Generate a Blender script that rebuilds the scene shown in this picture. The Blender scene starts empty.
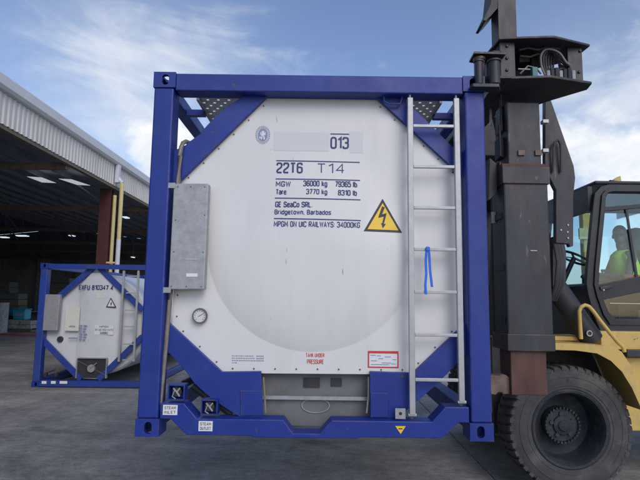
import bpy, bmesh, math, random
from mathutils import Vector, Matrix, noise
random.seed(7)
S = bpy.context.scene
COL = S.collection
PI = math.pi

# ------------------------------------------------------------------ camera
FOC, PITCH, ROLL, CAMZ = 505.0, 0.1149616, 0.013411, 1.92
cam_d = bpy.data.cameras.new('camera'); cam = bpy.data.objects.new('camera', cam_d); COL.objects.link(cam)
cam_d.sensor_width = 36.0; cam_d.lens = FOC / 640 * 36; cam_d.clip_end = 3000; cam_d.clip_start = .05
FV = Vector((0, math.cos(PITCH), math.sin(PITCH))); UV = Vector((0, -math.sin(PITCH), math.cos(PITCH))); RV = Vector((1, 0, 0))
rr = RV * math.cos(ROLL) + UV * math.sin(ROLL); uu = UV * math.cos(ROLL) - RV * math.sin(ROLL)
m = Matrix.Identity(4)
for i in range(3): m[i][0] = rr[i]; m[i][1] = uu[i]; m[i][2] = -FV[i]; m[i][3] = (0, 0, CAMZ)[i]
cam.matrix_world = m
S.camera = cam

# ------------------------------------------------------------------ sky and sun
SUN_EL, SUN_AZ = math.radians(36), math.radians(158)      # veiled sun behind the camera, a little to the right
w = bpy.data.worlds.new("World"); S.world = w; w.use_nodes = True
nt = w.node_tree; N = nt.nodes; Lk = nt.links; N.clear()
def pxdir(px, py):
    a, b = px - 320, py - 240
    x = a * math.cos(ROLL) + b * math.sin(ROLL); y = -a * math.sin(ROLL) + b * math.cos(ROLL)
    return (FV + RV * x / FOC - UV * y / FOC).normalized()
def mth(op, a, b=None, c=None):
    n = N.new('ShaderNodeMath'); n.operation = op
    for i, v in enumerate((a, b, c)):
        if v is None: continue
        if isinstance(v, (int, float)): n.inputs[i].default_value = v
        else: Lk.new(v, n.inputs[i])
    return n.outputs[0]
sky = N.new('ShaderNodeTexSky'); sky.sky_type = 'NISHITA'; sky.sun_disc = False
sky.sun_elevation = SUN_EL; sky.sun_rotation = SUN_AZ; sky.air_density = 1.0; sky.dust_density = .8; sky.ozone_density = 1.6
tc = N.new('ShaderNodeTexCoord')
def wnoise(scale, det, rough, vec, dist=0.0):
    mp = N.new('ShaderNodeMapping'); mp.inputs['Scale'].default_value = vec; Lk.new(tc.outputs['Generated'], mp.inputs[0])
    mp.inputs['Rotation'].default_value = (0.0, math.radians(22), 0.0)
    n = N.new('ShaderNodeTexNoise'); n.inputs['Scale'].default_value = scale; n.inputs['Detail'].default_value = det
    n.inputs['Roughness'].default_value = rough; n.inputs['Distortion'].default_value = dist
    Lk.new(mp.outputs[0], n.inputs['Vector']); return n.outputs['Fac']
def blob(px, py, deg):
    d = pxdir(px, py)
    vm = N.new('ShaderNodeVectorMath'); vm.operation = 'DOT_PRODUCT'; vm.inputs[1].default_value = d
    nm = N.new('ShaderNodeVectorMath'); nm.operation = 'NORMALIZE'; Lk.new(tc.outputs['Generated'], nm.inputs[0]); Lk.new(nm.outputs[0], vm.inputs[0])
    t = mth('SUBTRACT', 1.0, vm.outputs['Value'])
    k = 1 / (1 - math.cos(math.radians(deg)))
    return mth('POWER', 2.718, mth('MULTIPLY', t, -k))
wisp = wnoise(3.4, 12, .60, (.9, 1.0, 3.0), 1.1)
fine = wnoise(7.0, 10, .66, (1, 1, 1.6), .4)
puff = wnoise(6.5, 10, .56, (1, 1, 1.3), .1)
bias = mth('ADD', mth('MULTIPLY', blob(128, 78, 6.5), .20), mth('MULTIPLY', blob(215, 45, 4), .10))
bias = mth('ADD', bias, mth('MULTIPLY', blob(20, 60, 6), .07))
bias = mth('ADD', bias, mth('MULTIPLY', blob(615, 110, 7), .20))
bias = mth('ADD', bias, mth('MULTIPLY', blob(390, 30, 12), -.06))
bias = mth('ADD', bias, mth('MULTIPLY', blob(520, 20, 12), -.08))
cir = mth('ADD', mth('ADD', mth('MULTIPLY', wisp, .65), mth('MULTIPLY', fine, .35)), bias)
sm = N.new('ShaderNodeMapRange'); sm.interpolation_type = 'SMOOTHSTEP'; Lk.new(cir, sm.inputs['Value'])
sm.inputs['From Min'].default_value = .47; sm.inputs['From Max'].default_value = .88; sm.inputs['To Max'].default_value = .85
cb = mth('ADD', puff, mth('ADD', mth('MULTIPLY', blob(168, 158, 5.5), .36), mth('MULTIPLY', blob(605, 125, 6), .24)))
cb = mth('ADD', cb, mth('MULTIPLY', blob(560, 235, 9), .20)); cb = mth('ADD', cb, mth('MULTIPLY', blob(525, 15, 5), -.3))
cm = N.new('ShaderNodeMapRange'); cm.interpolation_type = 'SMOOTHSTEP'; Lk.new(cb, cm.inputs['Value'])
cm.inputs['From Min'].default_value = .62; cm.inputs['From Max'].default_value = .78
def mix(f, a, b):
    n = N.new('ShaderNodeMix'); n.data_type = 'RGBA'
    if isinstance(f, (int, float)): n.inputs[0].default_value = f
    else: Lk.new(f, n.inputs[0])
    for i, v in ((6, a), (7, b)):
        if isinstance(v, tuple): n.inputs[i].default_value = v
        else: Lk.new(v, n.inputs[i])
    return n.outputs[2]
skyc = N.new('ShaderNodeMix'); skyc.data_type = 'RGBA'; skyc.blend_type = 'MULTIPLY'; skyc.inputs[0].default_value = 1
Lk.new(sky.outputs[0], skyc.inputs[6]); skyc.inputs[7].default_value = (1.0, 1.0, 1.12, 1)
veil = mth('ADD', mth('MULTIPLY', blob(120, 80, 12), .20), mth('ADD', mth('MULTIPLY', blob(620, 130, 11), .26), .02))
veil = mth('MULTIPLY', veil, mth('ADD', .55, wisp))
skyv = mix(veil, skyc.outputs[2], (5.6, 6.0, 6.5, 1))
c1 = mix(sm.outputs[0], skyv, (5.9, 6.2, 6.6, 1))
shade = N.new('ShaderNodeMapRange'); Lk.new(fine, shade.inputs['Value']); shade.inputs['From Min'].default_value = .3; shade.inputs['From Max'].default_value = .6
ccol = mix(shade.outputs[0], (4.6, 5.2, 6.1, 1), (6.9, 7.0, 7.2, 1))
c2 = mix(cm.outputs[0], c1, ccol)
bg = N.new('ShaderNodeBackground'); bg.inputs['Strength'].default_value = .142; Lk.new(c2, bg.inputs[0])
wo = N.new('ShaderNodeOutputWorld'); Lk.new(bg.outputs[0], wo.inputs[0])

sd = bpy.data.lights.new('sun', 'SUN'); sd.energy = 1.25; sd.angle = math.radians(35); sd.color = (1, .91, .82)
so = bpy.data.objects.new('sun', sd); COL.objects.link(so)
sv = Vector((math.sin(SUN_AZ) * math.cos(SUN_EL), math.cos(SUN_AZ) * math.cos(SUN_EL), math.sin(SUN_EL)))
so.rotation_euler = sv.to_track_quat('Z', 'Y').to_euler(); so.location = (0, 0, 20)
S.view_settings.view_transform = 'Standard'; S.view_settings.look = 'None'; S.view_settings.gamma = 1
S.view_settings.exposure = 0.03
S.cycles.max_bounces = 8

# ------------------------------------------------------------------ materials
def mat(name, col, rough=.5, metal=0.0, var=.12, scale=6.0, dirt=None, dirt_amt=.3, dirt_scale=3.0, bump=.05, bscale=60.0, stretch=(1, 1, 1), rand=0.0, spec=.5, coat=0, specks=None, wear=None):
    m = bpy.data.materials.new(name); m.use_nodes = True; t = m.node_tree; n = t.nodes; l = t.links
    b = n['Principled BSDF']; b.inputs['Metallic'].default_value = metal; b.inputs['Specular IOR Level'].default_value = spec
    b.inputs['Coat Weight'].default_value = coat
    g = n.new('ShaderNodeNewGeometry'); mp = n.new('ShaderNodeMapping'); mp.inputs['Scale'].default_value = stretch
    l.new(g.outputs['Position'], mp.inputs[0])
    def nz(sc, det=6, ro=.6):
        q = n.new('ShaderNodeTexNoise'); q.inputs['Scale'].default_value = sc; q.inputs['Detail'].default_value = det; q.inputs['Roughness'].default_value = ro
        l.new(mp.outputs[0], q.inputs['Vector']); return q.outputs['Fac']
    a = nz(scale)
    r1 = n.new('ShaderNodeMapRange'); l.new(a, r1.inputs['Value']); r1.inputs['From Min'].default_value = .3; r1.inputs['From Max'].default_value = .7
    r1.inputs['To Min'].default_value = 1 - var; r1.inputs['To Max'].default_value = 1 + var
    vm = n.new('ShaderNodeVectorMath'); vm.operation = 'SCALE'; vm.inputs[0].default_value = col[:3]; l.new(r1.outputs[0], vm.inputs['Scale'])
    out = vm.outputs[0]
    if dirt:
        d = nz(dirt_scale, 9, .68)
        r2 = n.new('ShaderNodeMapRange'); l.new(d, r2.inputs['Value']); r2.inputs['From Min'].default_value = .5; r2.inputs['From Max'].default_value = .72
        r2.inputs['To Max'].default_value = dirt_amt
        mx = n.new('ShaderNodeMix'); mx.data_type = 'RGBA'; l.new(r2.outputs[0], mx.inputs[0]); l.new(out, mx.inputs[6]); mx.inputs[7].default_value = (*dirt, 1)
        out = mx.outputs[2]
    if specks:
        sp = nz(specks[1], 3, .5); r4 = n.new('ShaderNodeMapRange'); l.new(sp, r4.inputs['Value']); r4.inputs['From Min'].default_value = specks[2]; r4.inputs['From Max'].default_value = specks[2]+.02
        r4.inputs['To Max'].default_value = specks[3]
        m4 = n.new('ShaderNodeMix'); m4.data_type = 'RGBA'; l.new(r4.outputs[0], m4.inputs[0]); l.new(out, m4.inputs[6]); m4.inputs[7].default_value = (*specks[0], 1); out = m4.outputs[2]
    if wear:
        bv = n.new('ShaderNodeBevel'); bv.samples = 4; bv.inputs['Radius'].default_value = wear[1]
        dt = n.new('ShaderNodeVectorMath'); dt.operation = 'DOT_PRODUCT'; l.new(bv.outputs[0], dt.inputs[0]); l.new(g.outputs['Normal'], dt.inputs[1])
        r5 = n.new('ShaderNodeMapRange'); l.new(dt.outputs['Value'], r5.inputs['Value']); r5.inputs['From Min'].default_value = .997; r5.inputs['From Max'].default_value = .95
        r6 = n.new('ShaderNodeMapRange'); l.new(nz(wear[2], 8, .7), r6.inputs['Value']); r6.inputs['From Min'].default_value = .50; r6.inputs['From Max'].default_value = .57; r6.inputs['To Max'].default_value = wear[3]
        m6 = n.new('ShaderNodeMath'); m6.operation = 'MULTIPLY'; l.new(r5.outputs[0], m6.inputs[0]); l.new(r6.outputs[0], m6.inputs[1])
        m7 = n.new('ShaderNodeMix'); m7.data_type = 'RGBA'; l.new(m6.outputs[0], m7.inputs[0]); l.new(out, m7.inputs[6]); m7.inputs[7].default_value = (*wear[0], 1); out = m7.outputs[2]
    if rand:
        oi = n.new('ShaderNodeObjectInfo'); r3 = n.new('ShaderNodeMapRange'); l.new(oi.outputs['Random'], r3.inputs['Value'])
        r3.inputs['To Min'].default_value = 1 - rand; r3.inputs['To Max'].default_value = 1 + rand
        v2 = n.new('ShaderNodeVectorMath'); v2.operation = 'SCALE'; l.new(out, v2.inputs[0]); l.new(r3.outputs[0], v2.inputs['Scale']); out = v2.outputs[0]
    l.new(out, b.inputs['Base Color'])
    rn = n.new('ShaderNodeMapRange'); l.new(nz(scale * 2.3), rn.inputs['Value']); rn.inputs['To Min'].default_value = max(.03, rough - .15); rn.inputs['To Max'].default_value = min(1, rough + .15)
    l.new(rn.outputs[0], b.inputs['Roughness'])
    if bump:
        bp = n.new('ShaderNodeBump'); bp.inputs['Strength'].default_value = bump; bp.inputs['Distance'].default_value = .01
        l.new(nz(bscale), bp.inputs['Height']); l.new(bp.outputs[0], b.inputs['Normal'])
    return m
def emis(name, col, st):
    m = bpy.data.materials.new(name); m.use_nodes = True; b = m.node_tree.nodes['Principled BSDF']
    b.inputs['Base Color'].default_value = (.6, .6, .6, 1); b.inputs['Emission Color'].default_value = (*col, 1); b.inputs['Emission Strength'].default_value = st; return m
def glassmat(name, tint, gl=.12):
    m = bpy.data.materials.new(name); m.use_nodes = True; t = m.node_tree; n = t.nodes; l = t.links; n.clear()
    tr = n.new('ShaderNodeBsdfTransparent'); tr.inputs[0].default_value = (*tint, 1)
    gs = n.new('ShaderNodeBsdfGlossy'); gs.inputs['Roughness'].default_value = .03
    fr = n.new('ShaderNodeLayerWeight'); fr.inputs[0].default_value = .5
    pw = n.new('ShaderNodeMath'); pw.operation = 'POWER'; pw.inputs[1].default_value = 5.0; l.new(fr.outputs['Facing'], pw.inputs[0])
    ad = n.new('ShaderNodeMath'); ad.operation = 'ADD'; ad.inputs[1].default_value = gl; l.new(pw.outputs[0], ad.inputs[0])
    mx = n.new('ShaderNodeMixShader'); l.new(ad.outputs[0], mx.inputs[0]); l.new(tr.outputs[0], mx.inputs[1]); l.new(gs.outputs[0], mx.inputs[2])
    o = n.new('ShaderNodeOutputMaterial'); l.new(mx.outputs[0], o.inputs[0]); return m
M = {}
M['blue'] = mat('blue_paint', (.006, .028, .235), .48, var=.12, scale=3, dirt=(.035, .07, .24), dirt_amt=.4, dirt_scale=5, bump=.05, bscale=40, specks=((.09, .055, .05), 16, .72, .8), wear=((.10, .075, .085), .012, 7, .75))
M['blue_old'] = mat('older_blue_paint', (.018, .05, .27), .45, var=.15, scale=4, dirt=(.08, .08, .12), dirt_amt=.4)
M['white'] = mat('white_cladding', (.70, .70, .685), .33, var=.025, scale=1.5, dirt=(.52, .53, .52), dirt_amt=.34, dirt_scale=4.2, bump=.02, bscale=7, stretch=(1.3, 1, .28), specks=((.28, .25, .22), 30, .745, .75))
M['white2'] = mat('white_cladding_old', (.62, .64, .66), .4, var=.05, scale=2, dirt=(.42, .42, .38), dirt_amt=.4)
M['galv'] = mat('galvanised_steel', (.36, .37, .38), .48, metal=.35, var=.16, scale=22, dirt=(.30, .29, .27), dirt_amt=.4, dirt_scale=8, bump=.05)
M['grate'] = mat('perforated_plate', (.68, .68, .67), .5, metal=.1, var=.12, scale=15)
M['alu'] = mat('aluminium', (.42, .43, .44), .45, metal=.35, var=.1, scale=15, dirt=(.35, .34, .32), dirt_amt=.35, dirt_scale=12)
M['pipe'] = mat('weathered_pipe', (.24, .22, .19), .6, metal=.2, var=.2, scale=20, dirt=(.14, .08, .05), dirt_amt=.5, dirt_scale=14)
M['recess'] = mat('recess_lining', (.15, .155, .158), .6, var=.15, scale=7, dirt=(.07, .065, .06), dirt_amt=.6, dirt_scale=5)
M['ink'] = mat('navy_ink', (.020, .038, .16), .5, var=.08, bump=0)
M['greyink'] = mat('blue_grey_ink', (.22, .27, .42), .5, var=.08, bump=0)
M['black'] = mat('black_ink', (.02, .02, .022), .5, var=.1, bump=0)
M['red'] = mat('red_ink', (.55, .05, .05), .5, var=.1, bump=0)
M['sticker'] = mat('white_sticker', (.74, .75, .76), .4, var=.03, bump=0)
M['patch'] = mat('blanking_grey', (.62, .63, .645), .42, var=.01, bump=0)  # tone of the added rectangles that blank out the number
M['sheet'] = mat('pale_sheet', (.66, .66, .58), .45, var=.03, bump=0)
M['yellow_s'] = mat('yellow_sticker', (.85, .56, .04), .45, var=.04, bump=0)
M['bolt'] = mat('bolt_steel', (.16, .15, .15), .5, metal=.5)
M['dark'] = mat('dark_steel', (.036, .039, .046), .5, metal=.15, var=.25, scale=6, dirt=(.085, .058, .045), dirt_amt=.65, dirt_scale=4, bump=.12, bscale=35, stretch=(1, 1, .4), specks=((.16, .13, .11), 13, .70, .55), wear=((.17, .10, .07), .012, 6, .8))
M['dark2'] = mat('darker_steel', (.036, .038, .045), .55, metal=.2, var=.2, scale=8, dirt=(.06, .045, .035), dirt_amt=.35, dirt_scale=6)
M['rust'] = mat('rusted_steel', (.085, .040, .032), .75, var=.4, scale=7, dirt=(.13, .085, .07), dirt_amt=.6, dirt_scale=5, bump=.2, bscale=45, stretch=(1, 1, .45))
M['palerust'] = mat('pale_rusted_steel', (.17, .125, .10), .7, var=.3, scale=11, dirt=(.10, .06, .04), dirt_amt=.6, dirt_scale=9, bump=.2)
M['yellow'] = mat('yellow_paint', (.63, .44, .13), .5, var=.10, scale=5, dirt=(.30, .23, .13), dirt_amt=.7, dirt_scale=5, bump=.06, specks=((.12, .09, .06), 11, .71, .8), wear=((.22, .15, .08), .014, 8, .8))
M['cab'] = mat('black_cab_paint', (.016, .018, .023), .42, var=.2, dirt=(.05, .05, .05), dirt_amt=.3)
M['seat'] = mat('grey_seat', (.045, .047, .052), .85, var=.2)
M['rubber'] = mat('tyre_rubber', (.058, .058, .060), .85, var=.2, scale=9, dirt=(.14, .125, .11), dirt_amt=.8, dirt_scale=4, bump=.15, bscale=30)
M['rim'] = mat('dark_rim', (.020, .026, .036), .75, metal=.0, var=.3, dirt=(.085, .078, .07), dirt_amt=.75, dirt_scale=9)
M['hose'] = mat('hose_rubber', (.05, .05, .055), .5, var=.2)
M['teal'] = mat('teal_valve', (.05, .17, .16), .5)
M['glass'] = glassmat('cab_glass', (.86, .95, .97), .05)
M['gaugeglass'] = glassmat('gauge_glass', (.95, .95, .95), .03)
M['tint'] = glassmat('tinted_glass', (.42, .46, .50), .06)
M['skin'] = mat('skin', (.16, .085, .055), .55, var=.1)
M['shirt'] = mat('dark_shirt', (.05, .055, .075), .9, var=.15)
M['vest'] = mat('hi_vis_vest', (.50, .85, .07), .8, var=.08)
M['redcloth'] = mat('red_cloth', (.42, .06, .06), .85)
M['ribbon'] = mat('blue_ribbon', (.03, .16, .70), .55, var=.1)
M['metal_white'] = mat('white_sheet_metal', (.58, .57, .54), .5, var=.05, scale=2, dirt=(.40, .37, .33), dirt_amt=.5, dirt_scale=1.6, bump=.02, stretch=(1, 1, .35), rand=.04)
M['gutter'] = mat('gutter_metal', (.62, .63, .64), .45, var=.05, dirt=(.4, .4, .38), dirt_amt=.3)
M['roofin'] = mat('roof_underside', (.22, .24, .28), .7, var=.2, scale=1.5)
M['beam'] = mat('brown_roof_beam', (.17, .14, .10), .7, var=.2)
M['redcol'] = mat('maroon_column', (.075, .022, .022), .6, var=.2, dirt=(.06, .03, .03), dirt_amt=.5)
M['ypipe'] = mat('yellow_pipe', (.62, .54, .26), .5, var=.08)
M['wpipe'] = mat('pale_pipe', (.60, .63, .68), .5, var=.08)
M['innerwall'] = mat('shed_wall', (.22, .24, .28), .8, var=.3, scale=.7, stretch=(1, 1, .5))
M['crate_dark'] = mat('dark_crates', (.11, .12, .13), .8, var=.3, scale=5)
M['turq'] = mat('turquoise_plastic', (.02, .30, .42), .5, var=.15)
M['greyplastic'] = mat('pale_grey_goods', (.30, .30, .30), .8, var=.3, scale=8)
M['sky_panel'] = emis('skylight_glow', (.85, .92, 1.0), .45)  # self-lit sheet, daylight put in as emission
M['lamp'] = emis('lamp_glow', (.85, .95, 1.0), .8)
# concrete
def concrete():
    m = bpy.data.materials.new('yard_concrete'); m.use_nodes = True; t = m.node_tree; n = t.nodes; l = t.links; b = n['Principled BSDF']
    g = n.new('ShaderNodeNewGeometry')
    def nz(sc, det, ro, st=(1, 1, 1), rot=0):
        mp = n.new('ShaderNodeMapping'); mp.inputs['Scale'].default_value = st; mp.inputs['Rotation'].default_value = (0, 0, rot); l.new(g.outputs['Position'], mp.inputs[0])
        q = n.new('ShaderNodeTexNoise'); q.inputs['Scale'].default_value = sc; q.inputs['Detail'].default_value = det; q.inputs['Roughness'].default_value = ro
        l.new(mp.outputs[0], q.inputs['Vector']); return q.outputs['Fac']
    def rng(v, a, b_, c, d):
        r = n.new('ShaderNodeMapRange'); l.new(v, r.inputs['Value'])
        for k, x in zip(('From Min', 'From Max', 'To Min', 'To Max'), (a, b_, c, d)): r.inputs[k].default_value = x
        return r.outputs[0]
    def mul(a, b_):
        q = n.new('ShaderNodeMath'); q.operation = 'MULTIPLY'; l.new(a, q.inputs[0]); l.new(b_, q.inputs[1]); return q.outputs[0]
    f = rng(nz(.7, 8, .62), .3, .7, .72, 1.25)
    f = mul(f, rng(nz(1.0, 8, .7, (.6, 1.7, 1), .12), .32, .68, .78, 1.22))      # tyre drag streaks
    f = mul(f, rng(nz(1.3, 6, .7, (2.2, .3, 1), -.3), .35, .7, .86, 1.12))
    f = mul(f, rng(nz(55, 5, .8), .3, .7, .72, 1.28))
    f = mul(f, rng(nz(9, 8, .75, (.7, 1.3, 1), .1), .35, .65, .76, 1.24))
    f = mul(f, rng(nz(.45, 5, .6), .42, .6, 1.10, .84))
    f = mul(f, rng(nz(.9, 12, .8, (.5, 2.0, 1), .05), .57, .66, 1.0, .70))
    f = mul(f, rng(nz(2.3, 10, .75), .60, .70, 1.0, .62))                          # oil spots
    f = mul(f, rng(nz(120, 3, .9), .38, .62, .68, 1.34)); f = mul(f, rng(nz(22, 6, .8), .35, .65, .86, 1.14))
    wv = n.new('ShaderNodeTexNoise'); wv.inputs['Scale'].default_value = 1.7; wv.inputs['Detail'].default_value = 6; l.new(g.outputs['Position'], wv.inputs['Vector'])
    va = n.new('ShaderNodeVectorMath'); va.operation = 'ADD'; l.new(g.outputs['Position'], va.inputs[0]); l.new(wv.outputs['Color'], va.inputs[1])
    vo = n.new('ShaderNodeTexVoronoi'); vo.feature = 'DISTANCE_TO_EDGE'; vo.inputs['Scale'].default_value = .33; l.new(va.outputs[0], vo.inputs['Vector'])
    ck = rng(vo.outputs['Distance'], .0010, .0030, .78, 1.0)
    msk = rng(nz(.5, 3, .5), .48, .54, 1.0, 0.0); mxx = n.new('ShaderNodeMath'); mxx.operation = 'MAXIMUM'; l.new(ck, mxx.inputs[0]); l.new(msk, mxx.inputs[1])
    f = mul(f, mxx.outputs[0])
    # dark curved tyre scuffs
    for cx_, cy_, rad in ((-9.0, 2.0, 6.4), (-9.0, 2.0, 6.9), (6.0, 14.0, 9.2), (6.0, 14.0, 9.65), (-1.0, 16.0, 9.0)):
        vs_ = n.new('ShaderNodeVectorMath'); vs_.operation = 'DISTANCE'; vs_.inputs[1].default_value = (cx_, cy_, 0); l.new(g.outputs['Position'], vs_.inputs[0])
        ab = n.new('ShaderNodeMath'); ab.operation = 'SUBTRACT'; ab.inputs[1].default_value = rad; l.new(vs_.outputs['Value'], ab.inputs[0])
        a2 = n.new('ShaderNodeMath'); a2.operation = 'ABSOLUTE'; l.new(ab.outputs[0], a2.inputs[0])
        ring_ = rng(a2.outputs[0], .06, .16, .0, 1.0); br = rng(nz(1.1, 4, .6), .46, .58, 1.0, 0.0)
        mm_ = n.new('ShaderNodeMath'); mm_.operation = 'MAXIMUM'; l.new(ring_, mm_.inputs[0]); l.new(br, mm_.inputs[1]); f = mul(f, rng(mm_.outputs[0], 0, 1, .72, 1.0))
    oi = n.new('ShaderNodeObjectInfo'); f = mul(f, rng(oi.outputs['Random'], 0, 1, .96, 1.04))
    vm = n.new('ShaderNodeVectorMath'); vm.operation = 'SCALE'; vm.inputs[0].default_value = (.262, .252, .232); l.new(f, vm.inputs['Scale'])
    l.new(vm.outputs[0], b.inputs['Base Color']); l.new(rng(nz(3, 6, .6), .3, .7, .62, .88), b.inputs['Roughness'])
    bp = n.new('ShaderNodeBump'); bp.inputs['Strength'].default_value = .35; bp.inputs['Distance'].default_value = .008
    l.new(nz(70, 5, .7), bp.inputs['Height']); l.new(bp.outputs[0], b.inputs['Normal'])
    return m
M['concrete'] = concrete()
M['soil'] = mat('joint_dirt', (.035, .033, .03), .95, var=.3, scale=2)

# ------------------------------------------------------------------ helpers
def Wp(px, py, Y):
    a, b = px - 320, py - 240
    x = a * math.cos(ROLL) + b * math.sin(ROLL); y = -a * math.sin(ROLL) + b * math.cos(ROLL)
    d = FV + RV * x / FOC - UV * y / FOC
    return Vector((0, 0, CAMZ)) + d * (Y / d.y)
class MB:
    def __init__(s): s.v = []; s.f = []
    def add(s, vs, fs):
        o = len(s.v); s.v += [tuple(v) for v in vs]; s.f += [tuple(i + o for i in f) for f in fs]; return s
    def box(s, x0, x1, y0, y1, z0, z1):
        return s.add([(x0,y0,z0),(x1,y0,z0),(x1,y1,z0),(x0,y1,z0),(x0,y0,z1),(x1,y0,z1),(x1,y1,z1),(x0,y1,z1)],
              [(0,3,2,1),(4,5,6,7),(0,1,5,4),(1,2,6,5),(2,3,7,6),(3,0,4,7)])
    def prism(s, poly, y0, y1):                      # polygon in x,z pushed along y
        n = len(poly); vs = [(x, y0, z) for x, z in poly] + [(x, y1, z) for x, z in poly]
        return s.add(vs, [tuple(range(n)), tuple(range(2*n-1, n-1, -1))] + [(i, i+n, (i+1) % n + n, (i+1) % n) for i in range(n)])
    def slab(s, poly, z0, z1):                       # polygon in x,y pushed along z
        n = len(poly); vs = [(x, y, z0) for x, y in poly] + [(x, y, z1) for x, y in poly]
        return s.add(vs, [tuple(range(n-1, -1, -1)), tuple(range(n, 2*n))] + [(i, (i+1) % n, (i+1) % n + n, i+n) for i in range(n)])
    def side(s, poly, x0, x1):                       # polygon in y,z pushed along x
        n = len(poly); vs = [(x0, y, z) for y, z in poly] + [(x1, y, z) for y, z in poly]
        return s.add(vs, [tuple(range(n)), tuple(range(2*n-1, n-1, -1))] + [(i, i+n, (i+1) % n + n, (i+1) % n) for i in range(n)])
    def tube(s, pts, r, n=8, r2=None, cap=True):
        pts = [Vector(p) for p in pts]; k = len(pts); rings = []; up = None
        for i, p in enumerate(pts):
            d = (pts[min(i+1, k-1)] - pts[max(i-1, 0)]).normalized()
            if up is None: up = Vector((0, 0, 1)) if abs(d.z) < .9 else Vector((0, 1, 0))
            a = d.cross(up).normalized(); b = d.cross(a).normalized(); up = -b if False else up
            R = r + ((r2 - r) * i / (k-1) if r2 is not None else 0)
            rings.append([p + a * R * math.cos(2*PI*j/n) + b * R * math.sin(2*PI*j/n) for j in range(n)])
        vs = [v for q in rings for v in q]; fs = []
        for i in range(k-1):
            for j in range(n): fs.append((i*n+j, i*n+(j+1) % n, (i+1)*n+(j+1) % n, (i+1)*n+j))
        if cap: fs.append(tuple(range(n-1, -1, -1))); fs.append(tuple(range((k-1)*n, k*n)))
        return s.add(vs, fs)
    def bar(s, p0, p1, wx, wy):                      # rectangular bar
        p0 = Vector(p0); p1 = Vector(p1); d = (p1-p0).normalized(); up = Vector((0, 1, 0)) if abs(d.y) < .9 else Vector((0, 0, 1))
        a = d.cross(up).normalized() * wx/2; b = d.cross(a).normalized() * wy/2
        vs = [p + q for p in (p0, p1) for q in (a+b, a-b, -a-b, -a+b)]
        return s.add(vs, [(0,1,2,3),(7,6,5,4),(0,4,5,1),(1,5,6,2),(2,6,7,3),(3,7,4,0)])
    def lathe_y(s, prof, n, c):                      # profile of (radius, y) turned about the y axis through c
        vs = [(c[0] + r*math.cos(2*PI*j/n), c[1] + y, c[2] + r*math.sin(2*PI*j/n)) for r, y in prof for j in range(n)]
        fs = [(i*n+j, i*n+(j+1) % n, (i+1)*n+(j+1) % n, (i+1)*n+j) for i in range(len(prof)-1) for j in range(n)]
        return s.add(vs, fs)
    def build(s, name, m, parent=None, bevel=0, smooth=False, seg=2):
        me = bpy.data.meshes.new(name); me.from_pydata(s.v, [], s.f); me.update()
        bm = bmesh.new(); bm.from_mesh(me); bmesh.ops.recalc_face_normals(bm, faces=bm.faces); bm.to_mesh(me); bm.free()
        me.materials.append(m if not isinstance(m, str) else M[m])
        o = bpy.data.objects.new(name, me); COL.objects.link(o)
        if smooth:
            for p in me.polygons: p.use_smooth = True
        if smooth == 'auto':
            es = o.modifiers.new('edges', 'EDGE_SPLIT'); es.split_angle = math.radians(35)
        if bevel:
            b = o.modifiers.new('bevel', 'BEVEL'); b.width = bevel; b.segments = seg; b.limit_method = 'ANGLE'; b.angle_limit = math.radians(35)
        if parent: o.parent = parent
        return o
def empty(name, loc, label=None, cat=None, group=None):
    o = bpy.data.objects.new(name, None); COL.objects.link(o); o.location = loc; o.empty_display_size = .2
    tag(o, label, cat, group); return o
def tag(o, label=None, cat=None, group=None, kind=None):
    for k, v in (('label', label), ('category', cat), ('group', group), ('kind', kind)):
        if v: o[k] = v
    return o
def inst(src, name, loc=(0, 0, 0), parent=None, scale=(1, 1, 1), rot=(0, 0, 0)):
    o = src.copy(); o.name = name; COL.objects.link(o); o.location = loc; o.scale = scale; o.rotation_euler = rot
    if parent: o.parent = parent
    return o
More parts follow.
